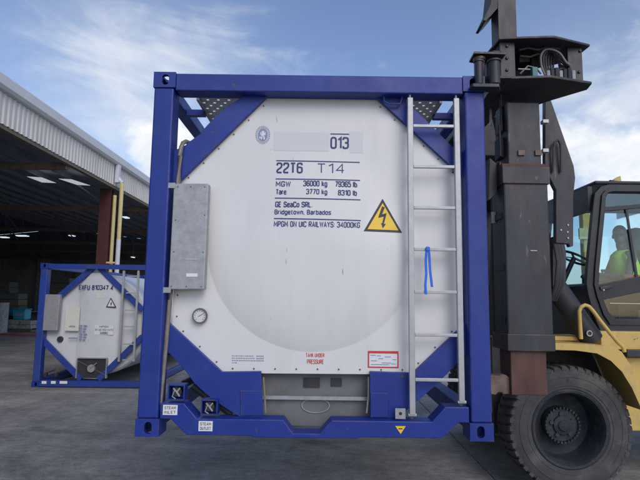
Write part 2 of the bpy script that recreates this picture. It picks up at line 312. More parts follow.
# condensed stencil-like lettering, drawn as strokes on a 10-high grid ('r' strokes have rounded corners, 'c' ones are closed)
GL = {
'0': (5, 'c0,0 5,0 5,10 0,10'), '1': (2.6, 's0,8 2.6,10 2.6,0'), '2': (5, 'r0,7.6 0,10 5,10 5,6 0,2.4 0,0', 's0,0 5,0'), '3': (5, 'r0,8 0,10 5,10 5,5.2 1.8,5.2', 'r1.8,5.2 5,5.2 5,0 0,0 0,2'),
'4': (5, 's3.9,0 3.9,10 0,3 5,3'), '5': (5, 's4.7,10 .4,10 .2,5.4', 'r.2,5.4 2,6.2 5,6.2 5,0 0,0 0,2'), '6': (5, 'r4.8,8 4.8,10 0,10 0,0 5,0 5,5.8 0,5.8 0,4'), '7': (5, 's0,10 5,10 1.6,0'),
'8': (5, 'c0,0 5,0 5,5.2 0,5.2', 'c.3,5.2 4.7,5.2 4.7,10 .3,10'), '9': (5, 'r.2,2 .2,0 5,0 5,10 0,10 0,4.4 5,4.4 5,6'),
'A': (5, 's0,0 2.5,10 5,0', 's.9,3.2 4.1,3.2'), 'B': (5, 's0,0 0,10', 'r0,10 4.7,10 4.7,5.3 0,5.3', 'r0,5.3 5,5.3 5,0 0,0'), 'C': (5, 'r5,7.4 5,10 0,10 0,0 5,0 5,2.6'), 'D': (5, 's0,0 0,10', 'r0,10 5,10 5,0 0,0'),
'E': (4.3, 's4.3,10 0,10 0,0 4.3,0', 's0,5.2 3.7,5.2'), 'F': (4.3, 's4.3,10 0,10 0,0', 's0,5.2 3.7,5.2'), 'G': (5, 'r5,7.4 5,10 0,10 0,0 5,0 5,4.6', 's5,4.6 2.8,4.6'), 'H': (5, 's0,0 0,10', 's5,0 5,10', 's0,5 5,5'), 'I': (0.1, 's0,0 0,10'), 'K': (5, 's0,0 0,10', 's4.8,10 0,4', 's1.6,6 5,0'),
'L': (4.2, 's0,10 0,0 4.2,0'), 'M': (6.2, 's0,0 0,10 3.1,3 6.2,10 6.2,0'), 'N': (5.2, 's0,0 0,10 5.2,0 5.2,10'), 'O': (5, 'c0,0 5,0 5,10 0,10'), 'P': (5, 's0,0 0,10', 'r0,10 5,10 5,4.6 0,4.6'),
'R': (5, 's0,0 0,10', 'r0,10 5,10 5,5 0,5', 's2.6,5 5,0'), 'S': (5, 'r4.9,7.8 4.9,10 0,10 0,5.5 5,4.8 5,0 0,0 0,2.2'), 'T': (5, 's0,10 5,10', 's2.5,10 2.5,0'), 'U': (5, 'r0,10 0,0 5,0 5,10'), 'W': (7, 's0,10 1.7,0 3.5,9 5.3,0 7,10'),
'X': (5, 's0,0 5,10', 's0,10 5,0'), 'Y': (5, 's0,10 2.5,4.6 5,10', 's2.5,4.6 2.5,0'), 'V': (5, 's0,10 2.5,0 5,10'),
'a': (4.2, 'r.3,6.8 .3,7.2 4.2,7.2 4.2,0', 'c0,0 4.2,0 4.2,4.2 0,4.2'), 'b': (4.3, 's0,0 0,10', 'c0,0 4.3,0 4.3,7 0,7'), 'd': (4.3, 's4.3,0 4.3,10', 'c0,0 4.3,0 4.3,7 0,7'), 'e': (4.3, 'r0,3.7 4.3,3.7 4.3,7.2 0,7.2 0,0 4.2,0 4.2,1.5'),
'g': (4.3, 'c0,0 4.3,0 4.3,7.2 0,7.2', 'r4.3,7.2 4.3,-2.6 .3,-2.6 .3,-1.6'), 'i': (0.1, 's0,0 0,7.2', 's0,9 0,10'), 'k': (4, 's0,0 0,10', 's3.8,7.2 0,3', 's1.3,4.3 4,0'), 'l': (0.1, 's0,0 0,10'), 'n': (4.2, 's0,0 0,7.2', 'r0,5.4 0,7.2 4.2,7.2 4.2,0'),
'o': (4.3, 'c0,0 4.3,0 4.3,7.2 0,7.2'), 'r': (2.6, 's0,0 0,7.2', 'r0,5 0,7.2 2.6,7.2'), 's': (4, 'r3.9,6 3.9,7.2 0,7.2 0,4 4,3.4 4,0 0,0 0,1.4'), 't': (2.8, 'r.9,9.4 .9,0 2.8,0', 's0,7.2 2.7,7.2'), 'w': (6, 's0,7.2 1.5,0 3,6.6 4.5,0 6,7.2'),
'.': (0.2, 's0,0 0,.9'), ',': (0.5, 's.4,.8 0,-1.4'), ':': (0.2, 's0,1 0,2.2', 's0,5.6 0,6.8'), '-': (3, 's0,4.6 3,4.6'), '!': (.2, 's0,0 0,.8', 's0,3 0,10')}
def fillet(p, rad, closed):
    p = [Vector(q) for q in p]; n = len(p); out = []
    for i in range(n):
        if not closed and i in (0, n-1): out.append(p[i]); continue
        a, b, c = p[i-1], p[i], p[(i+1) % n]; u, v = a-b, c-b; r = min(rad, u.length*.49, v.length*.49)
        s0, s1 = b+u.normalized()*r, b+v.normalized()*r
        for t in (0, .33, .67, 1): out.append(s0*(1-t)**2 + b*2*t*(1-t) + s1*t*t)
    return out
def text_mb(txt, x0, x1, z0, z1, bold=.02, gap=2.6):
    strokes = []; x = 0
    for ch in txt:
        if ch == ' ': x += 4.4; continue
        g_ = GL[ch]
        for st in g_[1:]:
            pts = [tuple(float(v) for v in q.split(',')) for q in st[1:].split()]
            cl = st[0] == 'c'; pts = [Vector((a, b)) for a, b in pts] if st[0] == 's' else fillet(pts, 2.0, cl)
            strokes.append(([(q.x+x, q.y) for q in pts], cl))
        x += g_[0] + gap
    xs = [p[0] for st in strokes for p in st[0]]; zs = [p[1] for st in strokes for p in st[0]]
    H_ = (z1-z0)
    lowest = min(zs); ax, bx, az, bz = min(xs), max(xs), lowest, max(zs)
    th = H_ * (.128 + bold*2.4) * (10/(bz-az)); e = th/2
    if any(c in 'gj,' for c in txt) and min(zs) > -3: pass
    mp = lambda p: Vector((x0+e+(p[0]-ax)/(bx-ax+1e-6)*(x1-x0-th), z0+e+(p[1]-az)/(bz-az+1e-6)*(H_-th)))
    V_ = []; F_ = []
    for pts, cl in strokes:
        q = [mp(p) for p in pts]; n = len(q)
        if not cl and n == 2 and False: pass
        L_ = []; R_ = []
        for i in range(n):
            d1 = (q[i]-q[i-1]).normalized() if (cl or i > 0) else None
            d2 = (q[(i+1) % n]-q[i]).normalized() if (cl or i < n-1) else None
            d1 = d1 or d2; d2 = d2 or d1
            n1 = Vector((-d1.y, d1.x)); n2 = Vector((-d2.y, d2.x)); mm = (n1+n2)
            mm = n1 if mm.length < .2 else mm.normalized(); k_ = e / max(.45, mm.dot(n1))
            L_.append(q[i]+mm*k_); R_.append(q[i]-mm*k_)
        if not cl:
            for A_, B_, sg in ((0, 1, 1), (n-1, n-2, 1)):
                dd = (q[A_]-q[B_]).normalized()*e*.96
                L_[A_] = L_[A_]+dd*.0 if n > 2 else L_[A_]
        o = len(V_)
        yo = -.0004*(len(F_) and (strokes.index((pts, cl)) % 3))
        for i in range(n): V_ += [(L_[i].x, yo, L_[i].y), (R_[i].x, yo, R_[i].y)]
        for i in range(n if cl else n-1):
            j = (i+1) % n; F_.append((o+2*i, o+2*i+1, o+2*j+1, o+2*j))
    return V_, F_

# ------------------------------------------------------------------ ground
g = MB(); g.add([(-400, -60, -.03), (400, -60, -.03), (400, 700, -.03), (-400, 700, -.03)], [(0, 1, 2, 3)])
ground = g.build('ground', 'concrete'); tag(ground, 'grey concrete yard ground reaching to the horizon', kind='structure')
tag(MB().add([(-17.6, -1, -.022), (9.6, -1, -.022), (9.6, 36, -.022), (-17.6, 36, -.022)], [(0, 1, 2, 3)]).build('joint_bed', 'soil', ground))
jx = [-17.4, -13.53, -5.8, 1.93, 9.66]; jy = [-1.0, 10.35, 17.0, 23.6, 30.2, 36.8]
for i in range(len(jx)-1):
    for j in range(len(jy)-1):
        random.seed(i*9+j); a, b, c, d = jx[i]+.004, jx[i+1]-.004, jy[j]+.004, jy[j+1]-.004
        cx, cy = (a+b)/2, (c+d)/2
        e = .006
        mb = MB().add([(a-cx,c-cy,-.028),(b-cx,c-cy,-.028),(b-cx,d-cy,-.028),(a-cx,d-cy,-.028),(a-cx,c-cy,-e),(b-cx,c-cy,-e),(b-cx,d-cy,-e),(a-cx,d-cy,-e),
             (a-cx+e,c-cy+e,0),(b-cx-e,c-cy+e,0),(b-cx-e,d-cy-e,0),(a-cx+e,d-cy-e,0)],
             [(0,1,5,4),(1,2,6,5),(2,3,7,6),(3,0,4,7),(4,5,9,8),(5,6,10,9),(6,7,11,10),(7,4,8,11),(8,9,10,11)])
        s_ = mb.build('concrete_slab', 'concrete', ground); s_.location = (cx, cy, random.uniform(-.002, .002))

# ------------------------------------------------------------------ shed
SX = -7.8
shed = empty('shed', (SX, 20, 0), 'large open fronted steel shed with white ribbed fascia and dark interior', 'shed')
def sz(px, py):                                     # height on the fascia plane
    d = Wp(px, py, 1.0) - Vector((0, 0, CAMZ)); t = SX / d.x; return CAMZ + d.z*t
zb_, zt_, zg_ = (sz(0, 125.2)+sz(140, 198.5))/2, (sz(0, 87)+sz(140, 184))/2, (sz(0, 74.3)+sz(140, 174))/2
Y0, Y1 = -2.0, 58.0
def sh(mb, name, m, **k):
    o = mb.build(name, m, None, **k); o.parent = shed; o.matrix_parent_inverse = Matrix.Translation(Vector(shed.location)).inverted(); return o
# ribbed fascia sheets, one metre each
pr = []
n_rib = 5
for k in range(n_rib):
    y = k/n_rib
    pr += [(0.0, y), (0.0, y+.10), (.035, y+.125), (.035, y+.175)]
pr.append((0.0, .985))
mb = MB(); vs = []
for x, y in pr: vs += [(x, y, zb_), (x, y, zt_)]
mb.add(vs, [(2*i, 2*i+2, 2*i+3, 2*i+1) for i in range(len(pr)-1)])
vs = [(x-.004, y, z) for x, y, z in vs]
panel0 = sh(mb, 'fascia_panel', 'metal_white')
panel0.matrix_parent_inverse = Matrix.Identity(4)
panel0.location = (0, Y0 - 20, 0)
for k in range(1, int(Y1-Y0)):
    o = inst(panel0, 'fascia_panel', (random.uniform(-.004, .004), Y0 - 20 + k, 0), shed)
sh(MB().box(SX-.16, SX-.012, Y0, Y1, zb_-.10, zb_+.02), 'fascia_rail', 'beam')
sh(MB().box(SX-.14, SX-.02, Y0, Y1, zt_-.12, zt_), 'fascia_rail', 'beam')
gp = [(SX-.02, zt_), (SX+.13, zt_+.02), (SX+.19, zt_+.09), (SX+.19, zg_-.04), (SX+.16, zg_), (SX+.12, zg_), (SX+.12, zt_+.1), (SX-.02, zt_+.08)]
sh(MB().prism(gp, Y0, Y1), 'gutter', 'gutter')
# roof
zr = zg_ + 2.3
for (xa, za, xb, zb2) in ((SX-.02, zg_-.02, -30, zr), (-30, zr, -52, zg_-.02)):
    r = MB(); nn = 60
    r.add([(xa, Y0, za), (xb, Y0, zb2), (xb, Y1, zb2), (xa, Y1, za), (xa, Y0, za+.06), (xb, Y0, zb2+.06), (xb, Y1, zb2+.06), (xa, Y1, za+.06)], [(0,1,2,3),(4,7,6,5),(0,4,5,1),(1,5,6,2),(2,6,7,3),(3,7,4,0)])
    sh(r, 'roof', 'roofin')
def roofz(x): return zg_ - .02 + (SX-x)/(30+SX)*(zr-zg_)
for k in range(14):
    x = SX - .9 - k*1.55
    if x < -30: break
    sh(MB().box(x-.04, x+.04, Y0, Y1, roofz(x)-.24, roofz(x)-.02), 'purlin', 'roofin')
for yb in (-.1, 7.7, 15.5, 23.3, 31.1, 38.9, 46.7, 54.5):
    sh(MB().box(-52, SX-.17, yb-.09, yb+.09, zb_-.22, zb_-.02), 'roof_beam', 'beam', bevel=.01)
    for k in range(5):
        xa = SX - 2 - k*4.5; sh(MB().bar((xa, yb, zb_-.1), (xa-2.2, yb, roofz(xa-2.2)-.1), .07, .07), 'truss_web', 'roofin')
# walls behind and at the ends
sh(MB().box(-52.2, -52, Y0, Y1, 0, zg_), 'back_wall', 'innerwall')
gable = [(-52, 0), (SX-.05, 0), (SX-.05, zg_-.03), (-30, zr-.02), (-52, zg_-.03)]
sh(MB().prism(gable, Y1, Y1+.2), 'end_wall', 'innerwall')
sh(MB().prism(gable, Y0-.2, Y0), 'end_wall', 'innerwall')
for k in range(10):
    x = -50 + k*4.4
    sh(MB().box(x, x+.18, Y1-.16, Y1-.02, 0, zb_), 'wall_stud', 'roofin')
for z in (1.6, 3.2, 4.6):
    sh(MB().box(-52, SX-.4, Y1-.14, Y1-.01, z, z+.12), 'wall_rail', 'roofin')
# maroon column and pipes
def zto(px, py, x): d = Wp(px, py, 1.0)-Vector((0, 0, CAMZ)); t = x/d.x; return Vector((x, d.y*t, CAMZ+d.z*t))
for yc in (18.9, 34.5, 50.1, 3.3):
    c = MB().box(SX-.52, SX-.10, yc-.16, yc-.14, 0, zb_-.11).box(SX-.52, SX-.10, yc+.14, yc+.16, 0, zb_-.11).box(SX-.32, SX-.30, yc-.138, yc+.138, 0, zb_-.11)
    sh(c, 'column', 'redcol')
sh(MB().tube([(SX+.0, 18.85, 0), (SX+.0, 18.85, zb_-.35)], .065, 12), 'yellow_pipe', 'ypipe', smooth='auto')
dp = (SX+.30, 18.7)
sh(MB().tube([(dp[0], dp[1], 4.0), (dp[0], dp[1], zb_+.1)], .075, 10), 'downpipe', 'ypipe', smooth='auto')
sh(MB().tube([(dp[0], dp[1], 0), (dp[0], dp[1], 4.0)], .082, 10), 'downpipe_base', 'wpipe', smooth='auto')
sh(MB().box(SX+.06, SX+.20, 18.6, 18.78, zb_+.1, zt_+.02).tube([(dp[0], dp[1], zb_+.1), (SX+.14, dp[1], zb_+.3)], .07, 8), 'downpipe_head', 'wpipe')
sh(MB().box(SX-.1, SX+.35, 18.66, 18.72, 3.1, 3.16), 'pipe_bracket', 'ypipe')
# skylight sheets hung under the closed roof, their glow stands in for daylight
kr = (zr-zg_)/(30+SX)
for quad in (((27, 176), (42, 177), (56, 182.4), (42, 181.8)), ((58.8, 178.2), (71.5, 178.8), (90.2, 184.9), (77, 184.2))):
    pts = []
    for px, py in quad:
        d = Wp(px, py, 1.0)-Vector((0, 0, CAMZ)); t = (zg_-.46+SX*kr-CAMZ)/(d.z+kr*d.x); pts.append(Vector((d.x*t, d.y*t, CAMZ+d.z*t-.02)))
    vs = pts+[p+Vector((0, 0, -.012)) for p in pts]
    sh(MB().add(vs, [(0,1,2,3),(4,7,6,5),(0,4,5,1),(1,5,6,2),(2,6,7,3),(3,7,4,0)]), 'skylight', 'sky_panel')
for i, (px, py, Y, wd, lab) in enumerate(((4, 236.5, 42, .6, 'small lit ceiling lamp at the far left of the shed'), (22, 235, 42, .9, 'long lit ceiling lamp in the shed, right beside the leftmost one'),
        (72, 235, 44, .35, 'small round lit lamp in the middle of the dark shed'), (126, 216.5, 34, .3, 'lit lamp just right of the pale downpipe'), (133, 256.5, 44, .16, 'lowest tiny lit lamp right of the downpipe'))):
    p = Wp(px, py, Y)
    o = empty('ceiling_lamp', (p.x, p.y, p.z-.1), lab, 'lamp', 'lamps glowing inside the shed')
    MB().box(-wd/2, wd/2, -.3, .3, 0, .06).build('diffuser', 'lamp', o)
    MB().box(-wd/2-.04, wd/2+.04, -.34, .34, .062, .16).box(-.02, .02, -.02, .02, .16, zr-p.z if zr-p.z > .3 else .4).build('housing', 'roofin', o)

# goods in the shed
def goods(px, py, Y, lab, name, cat, parts):
    p = Wp(px, py, Y); o = empty(name, (p.x, Y, 0), lab, cat)
    for nm, m, mb in parts: mb.build(nm, m, o, bevel=.02)
    return o
Yg = 27
goods(24, 332, Yg, 'pale grey stack of wrapped bags on a pallet inside the shed', 'wrapped_pallet', 'pallet',
      [('pallet', 'beam', MB().box(-.85, .65, -.5, .5, .02, .08).box(-.85, -.7, -.5, .5, .0, .02).box(.5, .65, -.5, .5, 0, .02).box(-.85, .65, -.5, -.42, .1, .14).box(-.85, .65, .42, .5, .1, .14)),
       ('bag', 'greyplastic', MB().box(-.8, -.1, -.45, .45, .15, .36)), ('bag', 'greyplastic', MB().box(-.07, .6, -.45, .45, .15, .34)),
       ('bag', 'greyplastic', MB().box(-.75, -.05, -.42, .42, .37, .60)), ('bag', 'greyplastic', MB().box(0, .55, -.42, .42, .35, .56))])
p = Wp(22, 320, Yg)
t = empty('turquoise_tub', (p.x, Yg, .61), 'turquoise lidded tub standing on the grey bags in the shed', 'tub')
MB().box(-.30, .30, -.3, .3, 0, .50).build('body', 'turq', t, bevel=.04); MB().box(-.33, .33, -.33, .33, .505, .56).build('lid', 'turq', t, bevel=.02)
MB().box(-.2, .2, -.31, -.302, .2, .32).build('sticker', 'greyplastic', t)
goods(8, 332, Yg+1, 'turquoise and grey cleaning machine at the left edge inside the shed', 'cleaning_machine', 'machine',
      [('body', 'dark2', MB().box(-.45, .45, -.4, .4, .2, .75)), ('tank', 'turq', MB().box(-.3, .42, -.35, .35, .76, 1.05)),
       ('wheel', 'rubber', MB().tube([(-.3, -.42, .16), (-.3, -.3, .16)], .16, 14)), ('wheel', 'rubber', MB().tube([(.3, -.42, .16), (.3, -.3, .16)], .16, 14)),
       ('handle', 'galv', MB().tube([(-.42, -.3, .75), (-.6, -.3, 1.3), (-.6, .3, 1.3), (-.42, .3, .75)], .02, 8))])
goods(-8, 335, 25.5, 'dull grey drum at the very left edge inside the shed', 'grey_drum', 'drum', [('body', 'greyplastic', MB().tube([(0.3, 0, 0), (0.3, 0, 1.5)], .38, 20)), ('rim', 'dark2', MB().tube([(0.3, 0, 1.505), (0.3, 0, 1.55)], .40, 20))])
Y_ = 24.2
hb = MB(); pts = [Wp(px, 337, Y_) for px in range(-10, 60, 6)]
hb.tube([(q.x, Y_ + .05*math.sin(i), .03) for i, q in enumerate(pts)], .028, 6)
h = hb.build('red_hose', 'red'); tag(h, 'thin red hose lying across the floor at the shed opening', 'hose')
for i, (x, y, hgt) in enumerate(((-20, 33, 2.4), (-17.4, 34.5, 1.7), (-22.4, 36, 2.9), (-14.4, 45, 1.3), (-19.2, 38, 3.2))):
    o = empty('crate_stack', (x, y, 0), ('dark stack of crates far inside the shed behind the turquoise tub', 'low dark crates beside the far crate stack in the shed', 'tall dark crate stack deep in the shed', 'dark crates far in the shed near the blue container', 'dim crate stack at the deepest left of the shed')[i], 'crates', 'crates deep in the shed')
    for k in range(int(hgt/.4)): MB().box(-.9+.05*(k % 2), .9-.03*k, -.5, .5, .4*k, .4*k+.36).build('crate', 'crate_dark' if (i+k) % 3 else 'beam', o, bevel=.02)

# ------------------------------------------------------------------ tank containers
def cast_mesh():
    a = MB().box(0, .162, 0, .178, 0, .118).build('corner_fitting', 'blue')
    def cut(mb):
        c = mb.build('cut', 'blue'); b = a.modifiers.new('b', 'BOOLEAN'); b.object = c; b.operation = 'DIFFERENCE'; b.solver = 'EXACT'
        bpy.context.view_layer.update()
        me = bpy.data.meshes.new_from_object(a.evaluated_get(bpy.context.evaluated_depsgraph_get()))
        a.modifiers.clear(); a.data = me; bpy.data.objects.remove(c)
    def stad(cx, cz, hw, hh, n=8):                   # stadium, tall when hh > hw
        r = min(hw, hh); pts = []
        for k in range(2*n):
            an = PI*k/n + PI/(2*n); dx, dz = r*math.cos(an), r*math.sin(an)
            pts.append((cx + dx + (hw-r)*(1 if dx > 0 else -1), cz + dz + (hh-r)*(1 if dz > 0 else -1)))
        return pts
    cut(MB().box(.022, .14, .03, .15, .022, .096))
    cut(MB().prism(stad(.088, .059, .026, .040), -.05, .08))
    cut(MB().side(stad(.092, .059, .026, .040), -.05, .08))
    cut(MB().slab(stad(.081, .092, .030, .055), -.02, .05))
    COL.objects.unlink(a)
    return a
CAST = cast_mesh()
CL = 6.058
def container_frame(T, blue, ox):
    """posts, rails and fittings; local x across, y back, z up"""
    for sx in (-1, 1):
        for yy in (0, 1):
            for zz in (0, 1):
                o = CAST.copy(); o.name = 'corner_fitting'; COL.objects.link(o); o.parent = T
                o.scale = (1 if sx < 0 else -1, 1 if not yy else -1, 1 if not zz else -1)
                o.location = (sx*1.219, 0 if not yy else CL, 0 if not zz else 2.591)
                if blue == 'blue': 
                    b = o.modifiers.new('bevel', 'BEVEL'); b.width = .006; b.segments = 2; b.limit_method = 'ANGLE'; b.angle_limit = 1.0
    def post(x0, x1, y0, y1): MB().box(x0, x1, y0, y1, .119, 2.472).build('corner_post', blue, T, bevel=.012)
    post(-1.213, -1.068, .006, .17); post(1.068, 1.213, .006, .17)
    post(-1.213, -1.068, CL-.17, CL-.006); post(1.068, 1.213, CL-.17, CL-.006)
    for x0 in (-1.211, 1.111): MB().box(x0, x0+.10, .18, CL-.18, 2.47, 2.575).build('top_side_rail', blue, T, bevel=.01)
    for x0 in (-1.211, 1.091): MB().box(x0, x0+.12, .18, CL-.18, .02, .16).build('bottom_side_rail', blue, T, bevel=.01)
    MB().box(-1.056, 1.056, CL-.13, CL-.01, 2.46, 2.575).build('end_beam', blue, T, bevel=.01)
    MB().box(-1.056, 1.056, CL-.13, CL-.01, .02, .15).build('end_beam', blue, T, bevel=.01)
    for s in (-1, 1):
        MB().bar((s*1.06, CL-.08, 1.7), (s*.45, CL-.08, 2.46), .14, .06).build('end_brace', blue, T)
        MB().bar((s*1.06, CL-.08, .8), (s*.45, CL-.08, .15), .14, .06).build('end_brace', blue, T)

X0, D, ZB = -.0206, 3.554, .971
TC = empty('tank_container', (X0, D, ZB), 'large blue framed white tank container held up in front by the lift truck', 'tank container')
def L(px, py, ly):
    p = Wp(px, py, D + ly); return (p.x - X0, p.z - ZB)
container_frame(TC, 'blue', X0)
P = lambda pts, ly: [L(a, b, ly) for a, b in pts]
# top end beam
MB().box(-1.056, 1.056, .004, .15, 2.452, 2.583).build('end_beam', 'blue', TC, bevel=.008)
# bottom end beam with its raised shoulders and central dip
bb = [(-1.056, .010), (-.965, .118-.002), (-1.056, .116)]
bt = .118
beam = [(-1.056, .119), (-1.056, .222), (-.895, .222), (-.80, .122), (-.215, .122), (-.145, .034), (.035, .034), (.115, .122), (.80, .122), (.895, .222), (1.056, .222), (1.056, .119),
        (.985, .119), (.87, .014), (.3, .014), (.3, .004), (-.42, .004), (-.42, .014), (-.87, .014), (-.985, .119)]
MB().prism(beam, .008, .15).build('end_beam', 'blue', TC, bevel=.005)
# cladding octagon with domed end
PY = .135
oc = [(-.385, 2.462), (.425, 2.462), (1.07, 1.85), (1.075, .69), (.69, .425), (-.665, .425), (-1.03, .71), (-1.03, 1.80)]
oc[4] = L(413, 374.5, PY); oc[5] = L(222, 373, PY); oc[6] = L(172, 327, PY); oc[7] = L(178, 182, PY); oc[2] = L(463, 176, PY); oc[3] = L(463, 327, PY)
oc[0] = (L(268, 95, PY)[0], 2.47); oc[1] = (L(376, 95, PY)[0], 2.47)
CC = (-.03, 1.34); RD = .775
def dome(x, z):
    r = math.hypot(x-CC[0], z-CC[1]) / RD
    if r >= 1: return 0.0
    up = (z-CC[1]) / (RD*max(r, .3)); k_ = min(1, max(0, (up+.15)/.75)); k_ = k_*k_*(3-2*k_)
    return .045 * ((1-k_)*(1 - r**5) + k_*(1-r*r)**2) + .0
def raypoly(an):
    d = Vector((math.cos(an), math.sin(an))); best = 9
    for i in range(8):
        a = Vector(oc[i]) - Vector(CC); b = Vector(oc[(i+1) % 8]) - Vector(CC); e = b-a
        den = d.x*e.y - d.y*e.x
        if abs(den) < 1e-9: continue
        t = (a.x*e.y - a.y*e.x)/den; u = (a.x*d.y - a.y*d.x)/den
        if t > 0 and -1e-6 <= u <= 1+1e-6: best = min(best, t)
    return best
angs = [2*PI*k/120 for k in range(120)] + [math.atan2(z-CC[1], x-CC[0]) % (2*PI) for x, z in oc]
angs = sorted(set(round(a, 6) for a in angs)); n = len(angs)
rings = [.08, .2, .35, .5, .6, .68, .75, .8, .84, .88, .91, .94, .96, .98, .99, 1.0]
vs = [(CC[0], PY-dome(*CC), CC[1])]
for q in rings:
    for a in angs:
        x, z = CC[0]+RD*q*math.cos(a), CC[1]+RD*q*math.sin(a); vs.append((x, PY-dome(x, z), z))
for f in (.02, .9999):
    for a in angs:
        R = RD + (raypoly(a)-RD)*f if f < .5 else raypoly(a); vs.append((CC[0]+R*math.cos(a), PY, CC[1]+R*math.sin(a)))
for a in angs: R = raypoly(a); vs.append((CC[0]+R*math.cos(a), PY+.03, CC[1]+R*math.sin(a)))
fs = [(0, 1+j, 1+(j+1) % n) for j in range(n)]
for i in range(len(rings)+2):
    for j in range(n): fs.append((1+i*n+j, 1+(i+1)*n+j, 1+(i+1)*n+(j+1) % n, 1+i*n+(j+1) % n))
o = MB().add(vs, fs).build('cladding', 'white', TC, smooth='auto')
def decal(mbdata, name, m, lift=.002, par=TC, flat=None):
    vs, fs = mbdata
    if flat is None: vs = [(x, PY - dome(x, z) - lift + y, z) for x, y, z in vs]
    else: vs = [(x, flat - lift + y, z) for x, y, z in vs]
    return MB().add(vs, fs).build(name, m, par)
def rectmesh(x0, x1, z0, z1, nx=10, nz=3, sk=0.0):
    vs = [(x0+(x1-x0)*i/nx, 0, z0+(z1-z0)*j/nz+sk*i/nx) for j in range(nz+1) for i in range(nx+1)]
    return vs, [(j*(nx+1)+i, j*(nx+1)+i+1, (j+1)*(nx+1)+i+1, (j+1)*(nx+1)+i) for j in range(nz) for i in range(nx)]
def DL(px, py): return L(px, py, PY-.09)
def z5(ax, ay): return (240 + ax/3.43, 100 + ay/3.43)
def txt(s, ax, bx, ay, by, bold=.02, name='lettering', m='ink'):
    x0, z1 = DL(*z5(ax, ay)); x1, z0 = DL(*z5(bx, by)); 
    return decal(text_mb(s, x0, x1, z0 + .004, z1, bold), name, m)
decal(rectmesh(DL(273, 128)[0], DL(329.5, 128)[0], DL(273, 147)[1], DL(273, 128)[1], 20, 8), 'blanking_patch', 'patch', .0015)  # added grey rectangles blanking out the number, not a repaint of the tank
decal(rectmesh(DL(350.4, 128)[0], DL(364, 128)[0], DL(360, 149.5)[1], DL(360, 128)[1], 8, 8), 'blanking_patch', 'patch', .0015)
txt('013', 311, 376, 113, 158, .006)
txt('22T6', 122, 214, 203, 245, .010); txt('T14', 265, 360, 207, 245, -.010)
txt('MGW', 120, 172, 270, 292, .02); txt('36000 kg', 216, 300, 268, 296); txt('79365 lb', 327, 404, 270, 294)
txt('Tare', 120, 157, 298, 320); txt('3770 kg', 226, 300, 298, 324); txt('8310 lb', 337, 404, 301, 324)
txt('GE SeaCo SRL.', 118, 248, 342, 366); txt('Bridgetown, Barbados', 116, 313, 370, 396); txt('MPGM ON UIC RAILWAYS: 34000KG', 114, 414, 411, 437, .01)
def rule(ax, bx, ay, by):
    x0, za = DL(*z5(ax, ay)); x1, zb = DL(*z5(bx, by)); decal(rectmesh(x0, x1, za-.004, za+.004, 24, 1, zb-za), 'rule_line', 'ink')
rule(311, 377, 103, 104); rule(121, 414, 197, 203); rule(119, 415, 262, 267); rule(117, 416, 330, 336); rule(114, 417, 402, 409)
# round seal emblem
sx_, sz_ = DL(261.5, 131)
vs = []; fs = []
def ell(rx, rz, k=28): return [(sx_+rx*math.cos(2*PI*i/k), 0, sz_+rz*math.sin(2*PI*i/k)) for i in range(k)]
decal((ell(.036, .050), [tuple(range(28))]), 'seal_oval', 'greyink', .002)
def ringm(r1, r2, rz1, rz2, k=40, dash=False):
    vs = ell(r1, rz1, k) + ell(r2, rz2, k); return vs, [(i, (i+1) % k, (i+1) % k + k, i+k) for i in range(k) if not dash or i % 2 == 0]
decal(ringm(.046, .056, .060, .071, 56, True), 'seal_ring', 'greyink', .002)
decal(ringm(.0405, .0425, .055, .057), 'seal_ring', 'greyink', .002)
fig = [[(-.008, .03), (.008, .03), (.010, .012), (-.006, .010)], [(-.014, .010), (.014, .012), (.012, -.006), (-.010, -.012)], [(-.018, .022), (-.012, .024), (-.010, .004), (-.020, -.004)],
       [(.014, .024), (.020, .020), (.020, -.002), (.013, .0)], [(-.010, -.014), (-.002, -.012), (-.006, -.036), (-.016, -.034)], [(.002, -.012), (.011, -.008), (.018, -.034), (.008, -.038)], [(-.024, -.012), (-.012, -.018), (-.02, -.030), (-.026, -.022)]]
vs = []; fs = []
for q in fig: fs.append(tuple(range(len(vs), len(vs)+len(q)))); vs += [(sx_+a, 0, sz_+b) for a, b in q]
decal((vs, fs), 'seal_figure', 'sticker', .0035)
# warning triangle
ta, tb_, tcc = DL(384, 196.5), DL(364.3, 230.2), DL(403.8, 231.6)
def tri(a, b, c, s):
    cx, cz = (a[0]+b[0]+c[0])/3, (a[1]+b[1]+c[1])/3
    v = [(cx+(p[0]-cx)*s, 0, cz+(p[1]-cz)*s) for p in (a, b, c)]
    k = 8; vs = []; fs = []; idx = {}
    for i in range(k+1):
        for j in range(k+1-i):
            idx[i, j] = len(vs); u, w_ = i/k, j/k; vs.append(tuple(v[0][t]*(1-u-w_)+v[1][t]*u+v[2][t]*w_ for t in range(3)))
    for i in range(k):
        for j in range(k-i):
            fs.append((idx[i, j], idx[i+1, j], idx[i, j+1]))
            if i+j < k-1: fs.append((idx[i+1, j], idx[i+1, j+1], idx[i, j+1]))
    return vs, fs
decal(tri(ta, tb_, tcc, 1.0), 'warning_border', 'black', .002); decal(tri(ta, tb_, tcc, .80), 'warning_triangle', 'yellow_s', .0035)
def zt8(ax, ay): return DL(360+ax/3.43, 180+ay/3.43)
bolt_ = [zt8(*q) for q in ((80, 84), (90, 87), (80, 112), (96, 108), (86, 146), (93, 146), (82, 162), (76, 143), (80, 144), (86, 120), (66, 125))]
decal(([(x, 0, z) for x, z in bolt_], [tuple(range(len(bolt_)))]), 'warning_arrow', 'black', .005)
